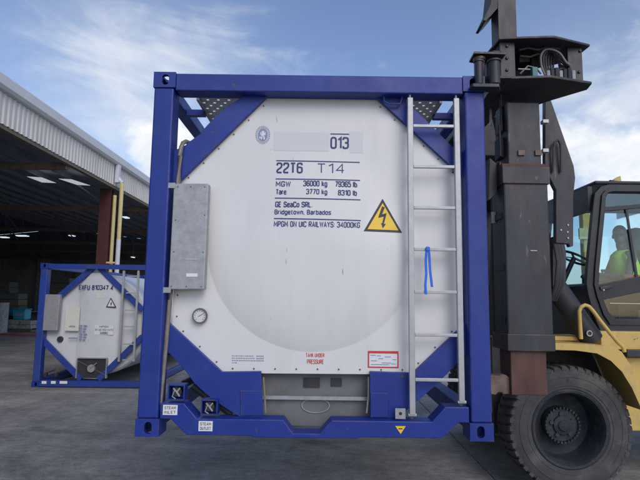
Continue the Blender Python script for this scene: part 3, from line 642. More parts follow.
# red lettering, data plate, small print
def q5(ax, ay): return (240+ax/3.555, 330+ay/3.555)
def txt2(s, ax, bx, ay, by, m='red', bold=0.0, conv=q5):
    x0, z1 = L(*conv(ax, ay), PY); x1, z0 = L(*conv(bx, by), PY); return decal(text_mb(s, x0, x1, z0, z1, bold), 'lettering', m)
txt2('TANK UNDER', 234, 300, 82, 97); txt2('PRESSURE', 238, 298, 104, 121)
x0, z1 = L(367.8, 350.8, PY); x1, z0 = L(398.6, 368.2, PY)
decal(rectmesh(x0, x1, z0, z1, 2, 2), 'data_plate_border', 'red', .002); decal(rectmesh(x0+.010, x1-.010, z0+.010, z1-.018, 2, 2), 'data_plate', 'sticker', .0032)
for i, (fx, fz, fw) in enumerate(((.08, .75, .18), (.3, .72, .12), (.35, .55, .15), (.55, .66, .2), (.8, .5, .12), (.1, .42, .2), (.45, .3, .3), (.1, .2, .6), (.75, .25, .15))):
    a = x0+(x1-x0)*fx; b = z0+(z1-z0)*fz; decal(rectmesh(a, a+(x1-x0)*fw, b-.0025, b+.0025, 1, 1), 'plate_print', 'greyink', .0045)
for i, wl in enumerate((('000123456 78', '07-08'), ('COMPRESSED TEST', '2.6 BAR'), ('CAPACITY LITRES', '24 000'), ('T14 UIC', ''))):
    y = 355 + i*2.3
    xa, za_ = L(232, y, PY)
    zb_l = z1_ = L(232, y+1.5, PY)[1]
    random.seed(40+i); x_ = xa
    while x_ < xa + (.155 if i < 3 else .04):
        w_ = random.uniform(.006, .018); decal(rectmesh(x_, x_+w_, zb_l+.002, za_-.0025, 1, 1), 'small_print', 'greyink', .002); x_ += w_ + random.uniform(.003, .005)
    if i < 3:
        for k_ in range(4): decal(rectmesh(xa+.175+k_*.014, xa+.185+k_*.014, zb_l+.001, za_-.001, 1, 1), 'small_print', 'greyink', .002)
# bolts round the cladding edge
b0 = MB().lathe_y([(.0001, -.004), (.0045, -.004), (.0062, -.001), (.0062, .004)], 10, (0, 0, 0)).build('bolt', 'bolt', TC, smooth='auto')
first = True
for i in range(8):
    a = Vector(oc[i]); b = Vector(oc[(i+1) % 8]); ln = (b-a).length; k = max(2, round(ln/.155))
    nrm = Vector((-(b-a).y, (b-a).x)).normalized()
    if (Vector(CC)-a).dot(nrm) < 0: nrm = -nrm
    if i in (0,): continue
    for j in range(k):
        q = a + (b-a)*((j+.5)/k) + nrm*.032
        if i in (2, 6) and not (.8 < q.y < 1.72): continue
        if first: b0.location = (q.x, PY-.003, q.y); first = False
        else: inst(b0, 'bolt', (q.x, PY-.003, q.y), TC)
# gussets
GY0, GY1 = .095, .13
ul = [(-1.066, 1.66), (-1.066, 1.90), (-.965, 1.93), (-.87, 2.03), (-.77, 2.16), (-.66, 2.29), (-.55, 2.40), (-.50, 2.451), (-.335, 2.451)]
ul = P([(170, 196), (171, 152), (185.5, 145), (190, 141), (200, 134), (205, 127.5), (212, 120), (222, 110.5), (238, 99.5), (250, 90), (281, 86), (268, 95.5), (178.5, 182.5), (174, 187)], GY0)
ur = P([(470, 196), (470, 156), (453, 147), (440, 134), (424, 118), (412, 107), (396, 90), (367, 88), (375, 96), (463, 177), (463, 192)], GY0)
ll = P([(167, 352), (173, 357), (180, 365), (187, 373), (194, 383), (206, 394), (218, 403), (230, 411), (240, 417), (263, 417), (261, 371.5), (222, 372), (172, 325.5), (166, 320)], GY0)
lr = P([(471, 350), (459, 361), (447, 374), (435, 386), (420, 399), (406, 411), (398, 418), (370, 418), (370, 371.5), (413, 373), (463, 325.5), (471, 318)], GY0)
for g_ in (ul, ur, ll, lr): MB().prism(g_, GY0, GY1+.0).build('gusset_plate', 'blue', TC, bevel=.003)
for pts in ([(240, 391), (262, 391), (263, 416), (240, 416)], [(371, 393), (389, 393.5), (389, 418), (371, 418)]):
    MB().prism(P(pts, GY0-.03), GY0-.010, GY0-.002).build('stiffener_plate', 'blue', TC, bevel=.003)
# tank barrel with saddle rings
mb = MB(); R = 1.10; n = 72
mb.lathe_y([(.3, .47), (R-.05, .47), (R, .50), (R, CL-.2), (R-.1, CL-.12), (.01, CL-.10)], n, (-.0, 0, 1.335)); mb.build('tank_barrel', 'white', TC, smooth='auto')
for y in (.9, 2.2, 4.1, 5.3): MB().lathe_y([(R+.002, y), (R+.008, y), (R+.008, y+.05), (R+.002, y+.05)], n, (0, 0, 1.335)).build('barrel_band', 'galv', TC, smooth='auto')
for y in (.47, CL-.5):
    ring = [(1.13*math.cos(a), 1.335+1.13*math.sin(a)) for a in [PI+.55+(PI-1.1)*k/20 for k in range(21)]]
    MB().prism(ring + [(.7, .165), (-.7, .165)], y, y+.04).build('saddle_plate', 'blue', TC)
# outlet recess below the cladding
mb = MB(); a = P([(261, 374), (370.5, 374)], GY1); xl, xr = a[0][0], a[1][0]; zt2 = a[0][1]-.004
mb.box(xl, xr, .22, .24, .035, zt2)
mb.box(xl-.008, xl, GY1+.002, .24, .10, zt2).box(xr, xr+.008, GY1+.002, .24, .10, zt2)
mb.build('outlet_recess', 'recess', TC)
a = L(262, 395.2, .35); b = L(369, 398.2, .35)
b = L(315, 399, .2); MB().box(xl, xr, .185, .190, b[1]-.004, b[1]+.022).box(xl, xr, .191, .219, b[1]-.004, b[1]+.002).build('cross_angle', 'galv', TC)
for px in (263.5, 368.5):
    q0 = L(px, 377, .125); q1 = L(px+(.6 if px < 300 else -.8), 396, .125); q2 = L(px+(2 if px < 300 else -2), 413, .11)
    MB().tube([(q0[0], .12, q0[1]), (q1[0]+.004, .12, q1[1]), (q2[0], .11, q2[1])], .007, 8).build('seal_strip', 'pipe', TC)
q = L(315.5, 405.5, .215)
def ovring(mb, c, rx, rz, r, tilt=0):
    k = 32
    pts = [(c[0]+rx*math.cos(2*PI*i/k), c[1]+tilt*math.sin(2*PI*i/k), c[2]+rz*math.sin(2*PI*i/k)) for i in range(k+1)]
    return mb.tube(pts, r, 6, cap=False)
ovring(MB(), (q[0], .214, q[1]), .100, .050, .0045, .0).build('outlet_ring', 'galv', TC)
MB().box(xl+.30, xl+.42, .212, .218, zt2-.10, zt2-.03).build('recess_plate', 'dark2', TC); MB().box(xl+.5, xl+.58, .212, .218, zt2-.09, zt2-.03).build('recess_plate', 'dark2', TC)
# document holder on the left post
bxs = [L(174.5, 184, .03), L(209, 184, .03), L(204.5, 289.5, .03), L(169, 289.5, .03)]
MB().prism(bxs, .012, .09).build('document_holder', 'galv', TC, bevel=.006)
bx0 = [(p_[0], p_[1]) for p_ in bxs]
for (u, v) in ((.12, .03), (.9, .03), (.5, .03), (.1, .35), (.93, .3), (.1, .65), (.93, .65), (.08, .97), (.5, .97), (.92, .97)):
    top = (bx0[0][0]+(bx0[1][0]-bx0[0][0])*u, bx0[0][1]); bot = (bx0[3][0]+(bx0[2][0]-bx0[3][0])*u, bx0[3][1])
    inst(b0, 'bolt', (top[0]+(bot[0]-top[0])*v, .011, top[1]+(bot[1]-top[1])*v), TC, (.8, .8, .8))
for py, z_w in ((184.5, 1), (288.5, 1)):
    q = L(172 if py < 200 else 167.5, py, .03); MB().box(q[0]-.035, q[0]+.03, .008, .011, q[1]-.03, q[1]+.008).build('holder_bracket', 'galv', TC)
q = L(187, 275, .01); MB().box(q[0]-.005, q[0]+.075, .0085, .0105, q[1]-.012, q[1]+.012).build('holder_sticker', 'sticker', TC)
q = L(187, 259, .01); MB().box(q[0]-.01, q[0]+.07, .0095, .0112, q[1]-.006, q[1]+.006).build('holder_sticker', 'alu', TC)
# steam pipe down the left side
def LP(px, py, ly): q = L(px, py, ly); return (q[0], ly, q[1])
pp = [LP(193, 147, .25), LP(189.5, 143, .2), LP(186, 141.5, .12), LP(183, 143, .085), LP(181.2, 147.5, .076), LP(180, 156, .074), LP(178.6, 180, .074), LP(176, 240, .093), LP(170, 300, .093), LP(165.8, 345, .08), LP(159.5, 411, .06)]
MB().tube(pp, .0165, 10).build('steam_pipe', 'pipe', TC, smooth='auto')
MB().tube([LP(466.5, 170, .12), LP(467, 280, .12), LP(469, 395, .10)], .012, 8).build('steam_pipe', 'pipe', TC, smooth='auto')
MB().tube([LP(184, 384, .4), LP(196, 378, .5)], .03, 10).build('steam_pipe', 'dark2', TC)
MB().tube([LP(193, 386, .22), LP(212, 400, .2), LP(232, 414, .18)], .028, 12).build('steam_pipe', 'dark2', TC, smooth='auto')
# gauge
q = L(200.3, 315.8, .12)
gg = MB().lathe_y([(.001, .0), (.050, .0), (.056, -.012), (.052, -.03), (.046, -.03), (.044, -.018)], 36, (q[0], .12, q[1])).build('pressure_gauge', 'bolt', TC, smooth='auto')
gd = MB().lathe_y([(.0001, -.019), (.0445, -.019)], 32, (q[0], .12, q[1])).build('dial', 'sticker', gg)
k = MB()
for i in range(11):
    a = -PI*.25 + i*PI*1.5/10; c_, s_ = math.cos(a), math.sin(a)
    k.bar((q[0]+.030*c_, .100, q[1]+.030*s_), (q[0]+.040*c_, .100, q[1]+.040*s_), .003, .0008)
k.bar((q[0]-.012, .0995, q[1]-.006), (q[0]+.026, .0995, q[1]+.016), .003, .0008); k.build('needle', 'black', gg)
MB().lathe_y([(.0001, -.0275), (.0455, -.0275)], 32, (q[0], .12, q[1])).build('gauge_glass', 'gaugeglass', gg)
# ladder
lad = MB().box(.650, .690, .01, .045, .165, 2.425).build('ladder_rail', 'alu', TC, bevel=.004)
MB().box(.990, 1.030, .01, .045, .255, 2.425).build('ladder_rail', 'alu', TC, bevel=.004)
for py in (126.5, 167, 208, 249.5, 292, 335, 379.7):
    z = L(435, py, .03)[1]
    o = MB().box(.691, .989, .014, .040, z-.011, z+.011).build('ladder_rung', 'alu', TC, bevel=.003)
for x, z in ((.67, .15), (1.012, .24)):
    MB().tube([(x, .03, z+.03), (x, .06, z-.012)], .014, 10).build('ladder_foot', 'galv', TC); MB().tube([(x-.028, .027, z+.012), (x+.028, .027, z+.012)], .013, 10).build('ladder_bolt', 'galv', TC)
for x in (.67, 1.01): MB().tube([(x, .03, 2.40), (x, .03, 2.46)], .008, 8).build('ladder_hook', 'galv', TC)
# small mounting lug and tie loop
MB().tube([LP(384, 92, .06), LP(384, 101, .06), LP(389, 104, .06), LP(400, 104, .06), LP(402, 98, .06), LP(402, 90, .06)], .008, 8).build('tie_loop', 'blue', TC, smooth='auto')
# square eyelet plate
q = L(400.4, 413.6, .03); k = MB()
hs, hr = .035, .012
sq = [(q[0]+a*hs, q[1]+b*hs) for a, b in ((1, 0), (1, 1), (0, 1), (-1, 1), (-1, 0), (-1, -1), (0, -1), (1, -1))]
ci = [(q[0]+hr*math.cos(PI/4*i), q[1]+hr*math.sin(PI/4*i)) for i in range(8)]
vs = [(x, .028, z) for x, z in sq+ci] + [(x, .034, z) for x, z in sq+ci]
k.add(vs, [(i, (i+1) % 8, (i+1) % 8+8, i+8) for i in range(8)] + [(i+16, (i+1) % 8+16, (i+1) % 8+24, i+24) for i in range(8)] + [(i, i+16, (i+1) % 8+16, (i+1) % 8) for i in range(8)] + [(i+8, i+24, (i+1) % 8+24, (i+1) % 8+8) for i in range(8)])
k.build('earth_lug', 'galv', TC); MB().box(q[0]-.02, q[0]+.02, .035, .05, q[1]-.03, q[1]+.02).build('lug_back', 'dark2', TC)
# yellow marker triangle on the beam
a, b, c = L(395.4, 426.2, 0), L(405.8, 426.4, 0), L(400.8, 434.2, 0)
MB().prism([a, b, c], .0045, .0078).build('marker_triangle', 'yellow_s', TC)
MB().box(L(398.6, 428, 0)[0], L(402.6, 428, 0)[0], .0034, .0042, L(400, 429.4, 0)[1], L(400, 428.4, 0)[1]).build('marker_print', 'black', TC)
# steam valve boxes and their stickers
for (xa, ya, xb, yb_, lab, lx0, ly0, lx1, ly1, l2, yy) in ((168, 384.5, 184.3, 400.5, 'STEAM', 163, 405, 177, 415.2, 'INLET', .03), (201, 399.5, 217.2, 415.3, 'STEAM', 198.6, 421.2, 212.2, 431.4, 'OUTLET', .05)):
    (x0, z1), (x1, z0) = L(xa, ya, yy), L(xb, yb_, yy)
    k = MB().box(x0, x1, yy+.08, yy+.086, z0, z1).box(x0, x0+.008, yy, yy+.079, z0, z1).box(x1-.008, x1, yy, yy+.079, z0, z1).box(x0+.0085, x1-.0085, yy, yy+.079, z1-.008, z1).box(x0+.0085, x1-.0085, yy, yy+.079, z0, z0+.008)
    o = k.build('valve_box', 'blue', TC)
    cx, cz = (x0+x1)/2, (z0+z1)/2
    k = MB().tube([(cx, yy+.079, cz), (cx, yy+.03, cz)], .026, 14).tube([(cx, yy+.03, cz), (cx, yy+.02, cz)], .032, 14)
    k.build('valve_cap', 'dark2', o); k = MB()
    for a in (-.9, .9, 2.3): k.bar((cx, yy+.017, cz), (cx+.036*math.cos(a), yy+.014, cz+.036*math.sin(a)), .010, .008)
    k.build('cap_lever', 'galv', o)
    MB().tube([(cx-.015, yy+.012, cz+.01), (cx-.03, yy+.015, cz-.03), (cx-.005, yy+.012, cz-.045)], .004, 6).build('chain', 'alu', o)
    fl = .004
    (x0, z1), (x1, z0) = L(lx0, ly0, 0), L(lx1, ly1, 0)
    o = MB().box(x0, x1, .0035, .0075, z0, z1).build('steam_label', 'sticker', TC)
    zm = (z0+z1)/2
    vs, fs = text_mb(lab, x0+.010, x1-.010, zm+.005, z1-.008, .01); v2, f2 = text_mb(l2, x0+.010, x1-.010, z0+.008, zm-.005, .01)
    MB().add([(x, .0028+y, z) for x, y, z in vs], fs).add([(x, .0028+y, z) for x, y, z in v2], f2).build('lettering', 'black', o)
# walkway grating along the top, seen from below
for (xa, xb) in ((-.95, -.50), (.50, .95)):
    k = MB(); pitch = .062; nn = int((CL-.6)/pitch)
    for i in range(nn):
        y = .3 + i*pitch
        k.box(xa, xb, y, y+.038, 2.5215, 2.530)
        for j in range(6):
            x_a = xa + j*.085 + (.0425 if i % 2 else 0) - .02
            if min(xb, x_a+.064) > max(xa, x_a): k.box(max(xa, x_a), min(xb, x_a+.064), y+.0385, y+.0615, 2.520, 2.531)
    k.build('walkway_grating', 'grate', TC)
    MB().box(xa-.02, xa-.001, .28, CL-.28, 2.49, 2.54).build('walkway_edge', 'galv', TC); MB().box(xb+.001, xb+.02, .28, CL-.28, 2.49, 2.54).build('walkway_edge', 'galv', TC)
for y in (.52, 1.7, 3.0, 4.3, 5.5):
    for s in (-1, 1): MB().box(min(s*.955, s*1.108), max(s*.955, s*1.108), y, y+.05, 2.455, 2.505).build('walkway_bracket', 'blue', TC)
# blue ribbon tied on a ladder rung
RX, RZ = X0, ZB
rb = empty('tied_ribbon', Wp(428, 249.5, D+.01), 'bright blue ribbon tied round a ladder rung with two hanging ends', 'ribbon')
o0 = rb.location
def strip(pts, wd):
    vs = []; 
    for i, (p, wx) in enumerate(pts):
        p = p - o0; vs += [(p.x-wd/2+wx, p.y, p.z), (p.x+wd/2+wx, p.y-.003, p.z), (p.x+wd/2+wx, p.y+.0012, p.z), (p.x-wd/2+wx, p.y+.004, p.z)]
    k = len(pts); fs = [(0, 1, 2, 3), (4*k-4, 4*k-1, 4*k-2, 4*k-3)]
    for i in range(k-1):
        for j in range(4): fs.append((4*i+j, 4*i+4+j, 4*i+4+(j+1) % 4, 4*i+(j+1) % 4))
    return MB().add(vs, fs)
strip([(Wp(427.5+dx, py, D+yy), 0) for dx, py, yy in ((0, 246.5, .03), (0, 246.8, .010), (-1, 250, .004), (-1.8, 262, .008), (-1.2, 274, .005), (-2.2, 285, .006), (-1.6, 294.5, .008))], .017).build('ribbon_end', 'ribbon', rb)
strip([(Wp(428+dx, py, D+yy), 0) for dx, py, yy in ((.5, 247, .026), (.5, 247.2, .004), (1, 252, .001), (1.6, 262, .004), (2.2, 272, .001), (3.2, 280, .003), (4.0, 287, .004))], .017).build('ribbon_end', 'ribbon', rb)
q = Wp(427.8, 249, D+.004)-o0; MB().box(q.x-.016, q.x+.016, q.y-.008, q.y+.006, q.z-.016, q.z+.016).build('ribbon_knot', 'ribbon', rb, bevel=.007)

# ------------------------------------------------------------------ second tank container standing by the shed
BD = 10.8; ba = Wp(31.3, 384.8, BD); BX, BZ = ba.x+1.219, 0.0
BC = empty('tank_container', (BX, BD, 0), 'smaller looking blue framed tank container standing on the concrete before the shed', 'tank container')
container_frame(BC, 'blue_old', BX)
def B(px, py, ly=0.0): p = Wp(px, py, BD+ly); return (p.x-BX, p.z)
def zB(ax, ay): return (20+ax/3.555, 255+ay/3.555)
MB().box(-1.056, 1.056, .01, .13, 2.48, 2.58).build('end_beam', 'blue_old', BC); MB().box(-1.056, 1.056, .01, .15, .02, .14).build('end_beam', 'blue_old', BC)
bo = [(-.36, 2.47), (.20, 2.47), (1.06, 1.55), (1.06, 1.0), (.20, .15), (-.28, .15), (-1.06, .95), (-1.06, 1.62)]
bo = [B(*zB(a, b), .2) for a, b in ((250, 48), (292, 48), (430, 185), (430, 300), (285, 440), (222, 440), (80, 300), (80, 210))]
BCn = (-.02, 1.32)
vs = [(x, .20, z) for x, z in bo]; MB().prism(bo, .20, .24).build('cladding', 'white2', BC)
# bowed centre sheet
k = MB(); nseg = 16; xs = [-.42+.94*i/nseg for i in range(nseg+1)]; vs = []
for x in xs:
    t_ = (x-.05)/.47; y = .19 - .07*(1-t_*t_)
    vs += [(x, y, max(.16, .17)), (x, y, 2.30)]
k.add(vs, [(2*i, 2*i+1, 2*i+3, 2*i+2) for i in range(nseg)]); 
bow = [(-.42, .5), (-.42, 1.75), (-.05, 2.33), (.2, 2.33), (.52, 1.95), (.52, .62), (.1, .25), (-.15, .25)]
k = MB(); vs = []; fs = []
nz_ = 14
def lim(x):
    lo = .17 + max(0, abs(x-.0)-.18)*1.05; hi = 2.40 - max(0, abs(x-.0)-.18)*1.05; return lo, hi
for x in xs:
    lo, hi = lim(x); t_ = (x-.05)/.47; y = .197 - .06*(1-t_*t_) - .012
    for j in range(nz_+1): vs.append((x, y, lo+(hi-lo)*j/nz_))
for i in range(nseg):
    for j in range(nz_): fs.append((i*(nz_+1)+j, (i+1)*(nz_+1)+j, (i+1)*(nz_+1)+j+1, i*(nz_+1)+j+1))
k.add(vs, fs).build('bowed_sheet', 'white2', BC, smooth=True)
MB().lathe_y([(.05, .25), (1.04, .25), (1.08, .3), (1.08, CL-.2), (.02, CL-.1)], 48, (0, 0, 1.3)).build('tank_barrel', 'white2', BC, smooth='auto')
for a, b, c, d in ((135, 152, 262, 44), (283, 44, 436, 195), (78, 297, 218, 442), (436, 290, 280, 442)):
    p0, p1 = B(*zB(a, b), .13), B(*zB(c, d), .13); MB().bar((p0[0], .12, p0[1]), (p1[0], .12, p1[1]), .115, .05).build('end_brace', 'blue_old', BC)
(x0, z1), (x1, z0) = B(*zB(88, 140)), B(*zB(132, 269)); MB().prism([(x0+.01, z1), (x1, z1), (x1-.01, z0), (x0-.01, z0)], .01, .12).build('document_holder', 'galv', BC, bevel=.01)
for a, y_a, y_b in ((367, 55, 380), (419, 55, 380)):
    (x0, z1) = B(*zB(a, y_a)); (x1, z0) = B(*zB(a-8, y_b)); MB().box(x0-.02, x0+.02, .03, .07, z0, z1).build('ladder_rail', 'alu', BC)
xl_, xr_ = B(*zB(367, 200))[0], B(*zB(419, 200))[0]
for ay in (75, 135, 197, 255, 318, 374):
    z = B(*zB(390, ay))[1]; MB().box(xl_+.021, xr_-.021, .04, .062, z-.012, z+.012).build('ladder_rung', 'alu', BC)
MB().tube([(xl_-.10, .16, .6), (xl_-.06, .12, 1.3), (xl_-.08, .14, 2.0)], .018, 8).build('seal_strip', 'pipe', BC)
q = B(*zB(140, 300), .15); MB().lathe_y([(.001, -.02), (.055, -.02), (.065, 0), (.065, .04)], 20, (q[0], .17, q[1])).build('pressure_gauge', 'dark2', BC)
(x0, z1), (x1, z0) = B(*zB(207, 367), .1), B(*zB(305, 438), .1)
MB().box(x0, x1, .100, .108, z0, z1).build('outlet_recess', 'dark2', BC)
MB().box(x0-.015, x0, .06, .138, z0, z1).box(x1, x1+.015, .06, .138, z0, z1).box(x0, x1, .06, .129, z1, z1+.015).build('recess_frame', 'galv', BC)
cx, cz = (x0+x1)/2, (z0+z1)/2
MB().tube([(cx, .099, cz), (cx, .05, cz)], .08, 18).tube([(cx-.02, .04, cz), (cx+.12, .04, cz+.12)], .012, 8).build('outlet_valve', 'galv', BC)
MB().bar((x0, .09, z1-.05), (x1, .09, z0+.06), .014, .014).build('valve_lever', 'bolt', BC)
def btxt(s, ax, bx, ay, by, m='ink', bold=.01, y=.118):
    (x0, z1), (x1, z0) = B(*zB(ax, ay), .12), B(*zB(bx, by), .12); vs, fs = text_mb(s, x0, x1, z0, z1, bold); MB().add([(a, y+b, c) for a, b, c in vs], fs).build('lettering', m, BC)
btxt('EXFU 810347 4', 210, 331, 106, 125, bold=.015)
for (ax, bx, ay, by, m) in ((266, 331, 249, 284, 'sticker'), (164, 208, 184, 270, 'sheet'), (273, 296, 133, 153, 'sheet')):
    (x0, z1), (x1, z0) = B(*zB(ax, ay), .12), B(*zB(bx, by), .12); MB().box(x0, x1, .121, .124, z0, z1).build('sticker', m, BC)
btxt('MPGM', 283, 314, 251, 259, 'ink'); btxt('ON UIC RAILWAYS', 267, 330, 262, 270, 'ink', 0); btxt('34000KG', 284, 312, 273, 282, 'ink', 0)
btxt('MPGM', 175, 196, 251, 258, 'ink', 0, .116)
for i in range(6):
    (x0, z1), (x1, z0) = B(*zB(210, 249+i*10), .12), B(*zB(238 - (i % 3)*3, 254+i*10), .12); MB().box(x0, (x0+x1)/2-.01, .117, .118, z0, z1).build('small_print', 'greyink', BC); MB().box((x0+x1)/2+.01, x1, .117, .118, z0, z1).build('small_print', 'greyink', BC)
(x0, z1), (x1, z0) = B(*zB(172, 293), .12), B(*zB(205, 298), .12); MB().box(x0, x1, .117, .118, z0, z1).build('small_print', 'greyink', BC)
a, b, c = B(*zB(323, 151), .12), B(*zB(306, 186), .12), B(*zB(343, 187), .12)
MB().add([(p_[0], .118, p_[1]) for p_ in (a, b, c)], [(0, 1, 2)]).build('warning_border', 'black', BC)
cxx, czz = (a[0]+b[0]+c[0])/3, (a[1]+b[1]+c[1])/3
MB().add([(cxx+(p_[0]-cxx)*.72, .114, czz+(p_[1]-czz)*.72) for p_ in (a, b, c)], [(0, 1, 2)]).build('warning_triangle', 'sticker', BC)
MB().prism([(cxx, czz+.045), (cxx+.02, czz+.045), (cxx+.006, czz+.012), (cxx+.024, czz+.012), (cxx-.004, czz-.045), (cxx+.002, czz-.006), (cxx-.016, czz-.004)], .109, .112).build('warning_arrow', 'black', BC)
for ax, bx in ((77, 93), (110, 126), (141, 167)):
    (x0, z1), (x1, z0) = B(*zB(ax, 448)), B(*zB(bx, 458)); MB().box(x0, x1, .004, .009, max(z0, .03), z1).build('steam_label', 'sticker', BC)
for px in (92, 130): 
    q = B(*zB(px, 425), .1); MB().tube([(q[0], .12, q[1]), (q[0], .06, q[1])], .04, 12).tube([(q[0]-.1, .1, q[1]-.05), (q[0], .1, q[1]+.03), (q[0]+.18, .12, q[1]+.1)], .014, 8).build('steam_valve', 'dark2', BC)

# ------------------------------------------------------------------ lift truck
FK = empty('lift_truck', (3.6, 6.55, 0), 'yellow heavy lift truck with black cab, dark mast and side spreader gripping the tank container', 'lift truck')
FL = Vector(FK.location)
def fk(mb, name, m, parent=None, **k):
    o = mb.build(name, m, None, **k); o.parent = parent or FK
    if not parent: o.matrix_parent_inverse = Matrix.Translation(FL).inverted()
    else: o.matrix_parent_inverse = Matrix.Identity(4)
    return o
def XZ(px, py, Y): p = Wp(px, py, Y); return (p.x, p.z)
def V3(px, py, Y): return Wp(px, py, Y)
# near end column of the spreader
CY = 3.80
pl = lambda pts, Y: [XZ(a, b, Y) for a, b in pts]
x0, zt = XZ(508, 100, CY); x1, zm = XZ(541, 166, CY); zlow = XZ(520, 352, CY)[1]; zmid = XZ(520, 180, CY)[1]
fk(MB().box(x0, x1+.02, CY+.03, CY+.30, zmid-.1, 3.48), 'spreader_column_upper', 'dark', bevel=.01)
xa, xb = XZ(505.5, 250, CY)[0], XZ(550.5, 250, CY)[0]
fk(MB().box(xa, xb, CY, CY+.28, zlow+.1, zmid+.01), 'spreader_column', 'dark', bevel=.012)
fk(MB().box(xa-.012, xb+.012, CY-.014, CY+.31, XZ(520, 184, CY)[1], XZ(520, 167, CY)[1]), 'column_collar', 'dark', bevel=.006)
fk(MB().box(xa-.01, xb+.0, CY-.006, CY+.305, XZ(520, 168, CY)[1]+.003, XZ(520, 165, CY)[1]+.01), 'collar_plate', 'rust', bevel=.004)
x2, x3 = XZ(508, 340, CY)[0], XZ(554.5, 340, CY)[0]
fk(MB().box(x2-.01, x3, CY-.018, CY+.32, XZ(520, 351, CY)[1], XZ(520, 334, CY)[1]), 'column_collar', 'dark', bevel=.006)
x4, x5 = XZ(511.5, 370, CY)[0], XZ(547.5, 370, CY)[0]; z6 = XZ(520, 395.5, CY)[1]
fk(MB().box(x4, x5, CY+.01, CY+.24, z6, XZ(520, 350, CY)[1]), 'sliding_leg', 'rust', bevel=.006)
ft = pl([(488, 377), (492, 375), (499, 376), (501, 374.5), (506, 375), (511.4, 379), (511.4, 394), (503, 394.5), (502, 392.5), (498, 392.5), (496, 395), (488, 394)], CY+.05)
fk(MB().prism(ft, CY+.05, CY+.17), 'grip_foot', 'palerust', bevel=.006)
for (px, py) in ((521, 153), (538, 153)): p = V3(px, py, CY+.028); fk(MB().box(p.x-.025, p.x+.025, CY+.015, CY+.029, p.z-.02, p.z+.02), 'lug_plate', 'palerust')
p = V3(533, 250.5, CY); fk(MB().box(p.x-.02, p.x+.03, CY-.002, CY-.0005, p.z-.004, p.z+.003), 'paint_scratch', 'galv')
# hoses and bars between column and container
for i, (pts, r, m_) in enumerate((([(494, 118), (497, 130), (499, 150), (498.5, 170)], .018, 'hose'), ([(493, 190), (493.5, 230), (492, 300), (493, 335)], .022, 'hose'), ([(497.5, 235), (497.5, 262), (497, 284)], .006, 'pipe'), ([(499, 200), (500, 260), (500, 330)], .014, 'hose'))):
    fk(MB().tube([V3(a, b, CY+.32+.03*i) for a, b in pts], r, 8), 'hydraulic_hose', m_, smooth='auto')
fk(MB().prism(pl([(490, 158), (497, 164), (497, 192), (489, 200)], CY+.1), CY+.1, CY+.2), 'hose_bracket', 'dark2')
p = V3(490.6, 115, CY+.5); fk(MB().box(p.x-.008, p.x+.008, CY+.49, CY+.51, p.z-.10, p.z+.09), 'pale_strip', 'alu')
p = V3(493, 217, CY+.2); fk(MB().box(p.x-.012, p.x+.03, CY+.19, CY+.21, p.z-.05, p.z+.04).box(p.x+.031, p.x+.036, CY+.185, CY+.205, p.z-.05, p.z+.04), 'link_plate', 'galv')
# spreader head box: top and bottom plates, posts, back, hoses
HY = 3.60
def onz(px, py, z):
    d = Wp(px, py, 1.0)-Vector((0, 0, CAMZ)); t = (z-CAMZ)/d.z; return (d.x*t, d.y*t)
zbp = XZ(540, 77, HY)[1]; ztp = XZ(520, 38, HY)[1]
def plate(pts, z, th, name, m='dark'):
    fk(MB().slab([onz(a, b, z) for a, b in pts], z, z+th), name, m, bevel=.003)
fr = [onz(502.5, 79, zbp), onz(551, 77.5, zbp), onz(592, 84, zbp)]
bpz = [fr[0], fr[1], fr[2], onz(587, 90, zbp), onz(550, 101, zbp), (onz(540, 103, zbp)[0], 4.15), (1.36, 4.15), (fr[0][0]-.02, 3.95)]
fk(MB().slab(bpz, zbp, zbp+.02), 'head_bottom_plate', 'dark', bevel=.004)
tf = [(onz(500.5, 37.5, ztp)[0], fr[0][1]-.02), (onz(553, 38.5, ztp)[0], fr[1][1]-.02), onz(590.5, 43.5, ztp-.0)]
tf[2] = (fr[2][0], fr[2][1])
tpz = [tf[0], tf[1], tf[2], (fr[2][0]-.02, fr[2][1]+.25), (1.75, 4.15), (1.36, 4.15), (tf[0][0]-.02, 3.95)]
fk(MB().slab(tpz, ztp, ztp+.018), 'head_top_plate', 'dark', bevel=.004)
xa, xb = XZ(503, 60, HY+.01)[0], XZ(518, 60, HY+.01)[0]
fk(MB().box(xa, xb, fr[0][1]+.02, fr[0][1]+.05, zbp+.021, ztp-.002), 'head_post', 'dark', bevel=.003)
xa2, xb2 = XZ(574.5, 60, HY+.03)[0], XZ(589.5, 60, HY+.03)[0]
fk(MB().box(xa2, xb2, fr[2][1]+.02, fr[2][1]+.045, zbp+.021, ztp-.002), 'head_post', 'dark', bevel=.003)
fk(MB().box(xa, xa+.03, fr[0][1]+.06, 4.1, zbp+.021, ztp-.002), 'head_side_plate', 'dark2')
fk(MB().box(xa+.032, XZ(541, 60, 3.9)[0], 3.98, 4.0, zbp+.021, ztp-.002), 'head_back_plate', 'dark2')
fk(MB().box(XZ(560, 60, 3.85)[0], XZ(577, 60, 3.85)[0], 3.9, 3.93, zbp+.021, zbp+.10), 'head_low_bracket', 'dark2')
random.seed(3)
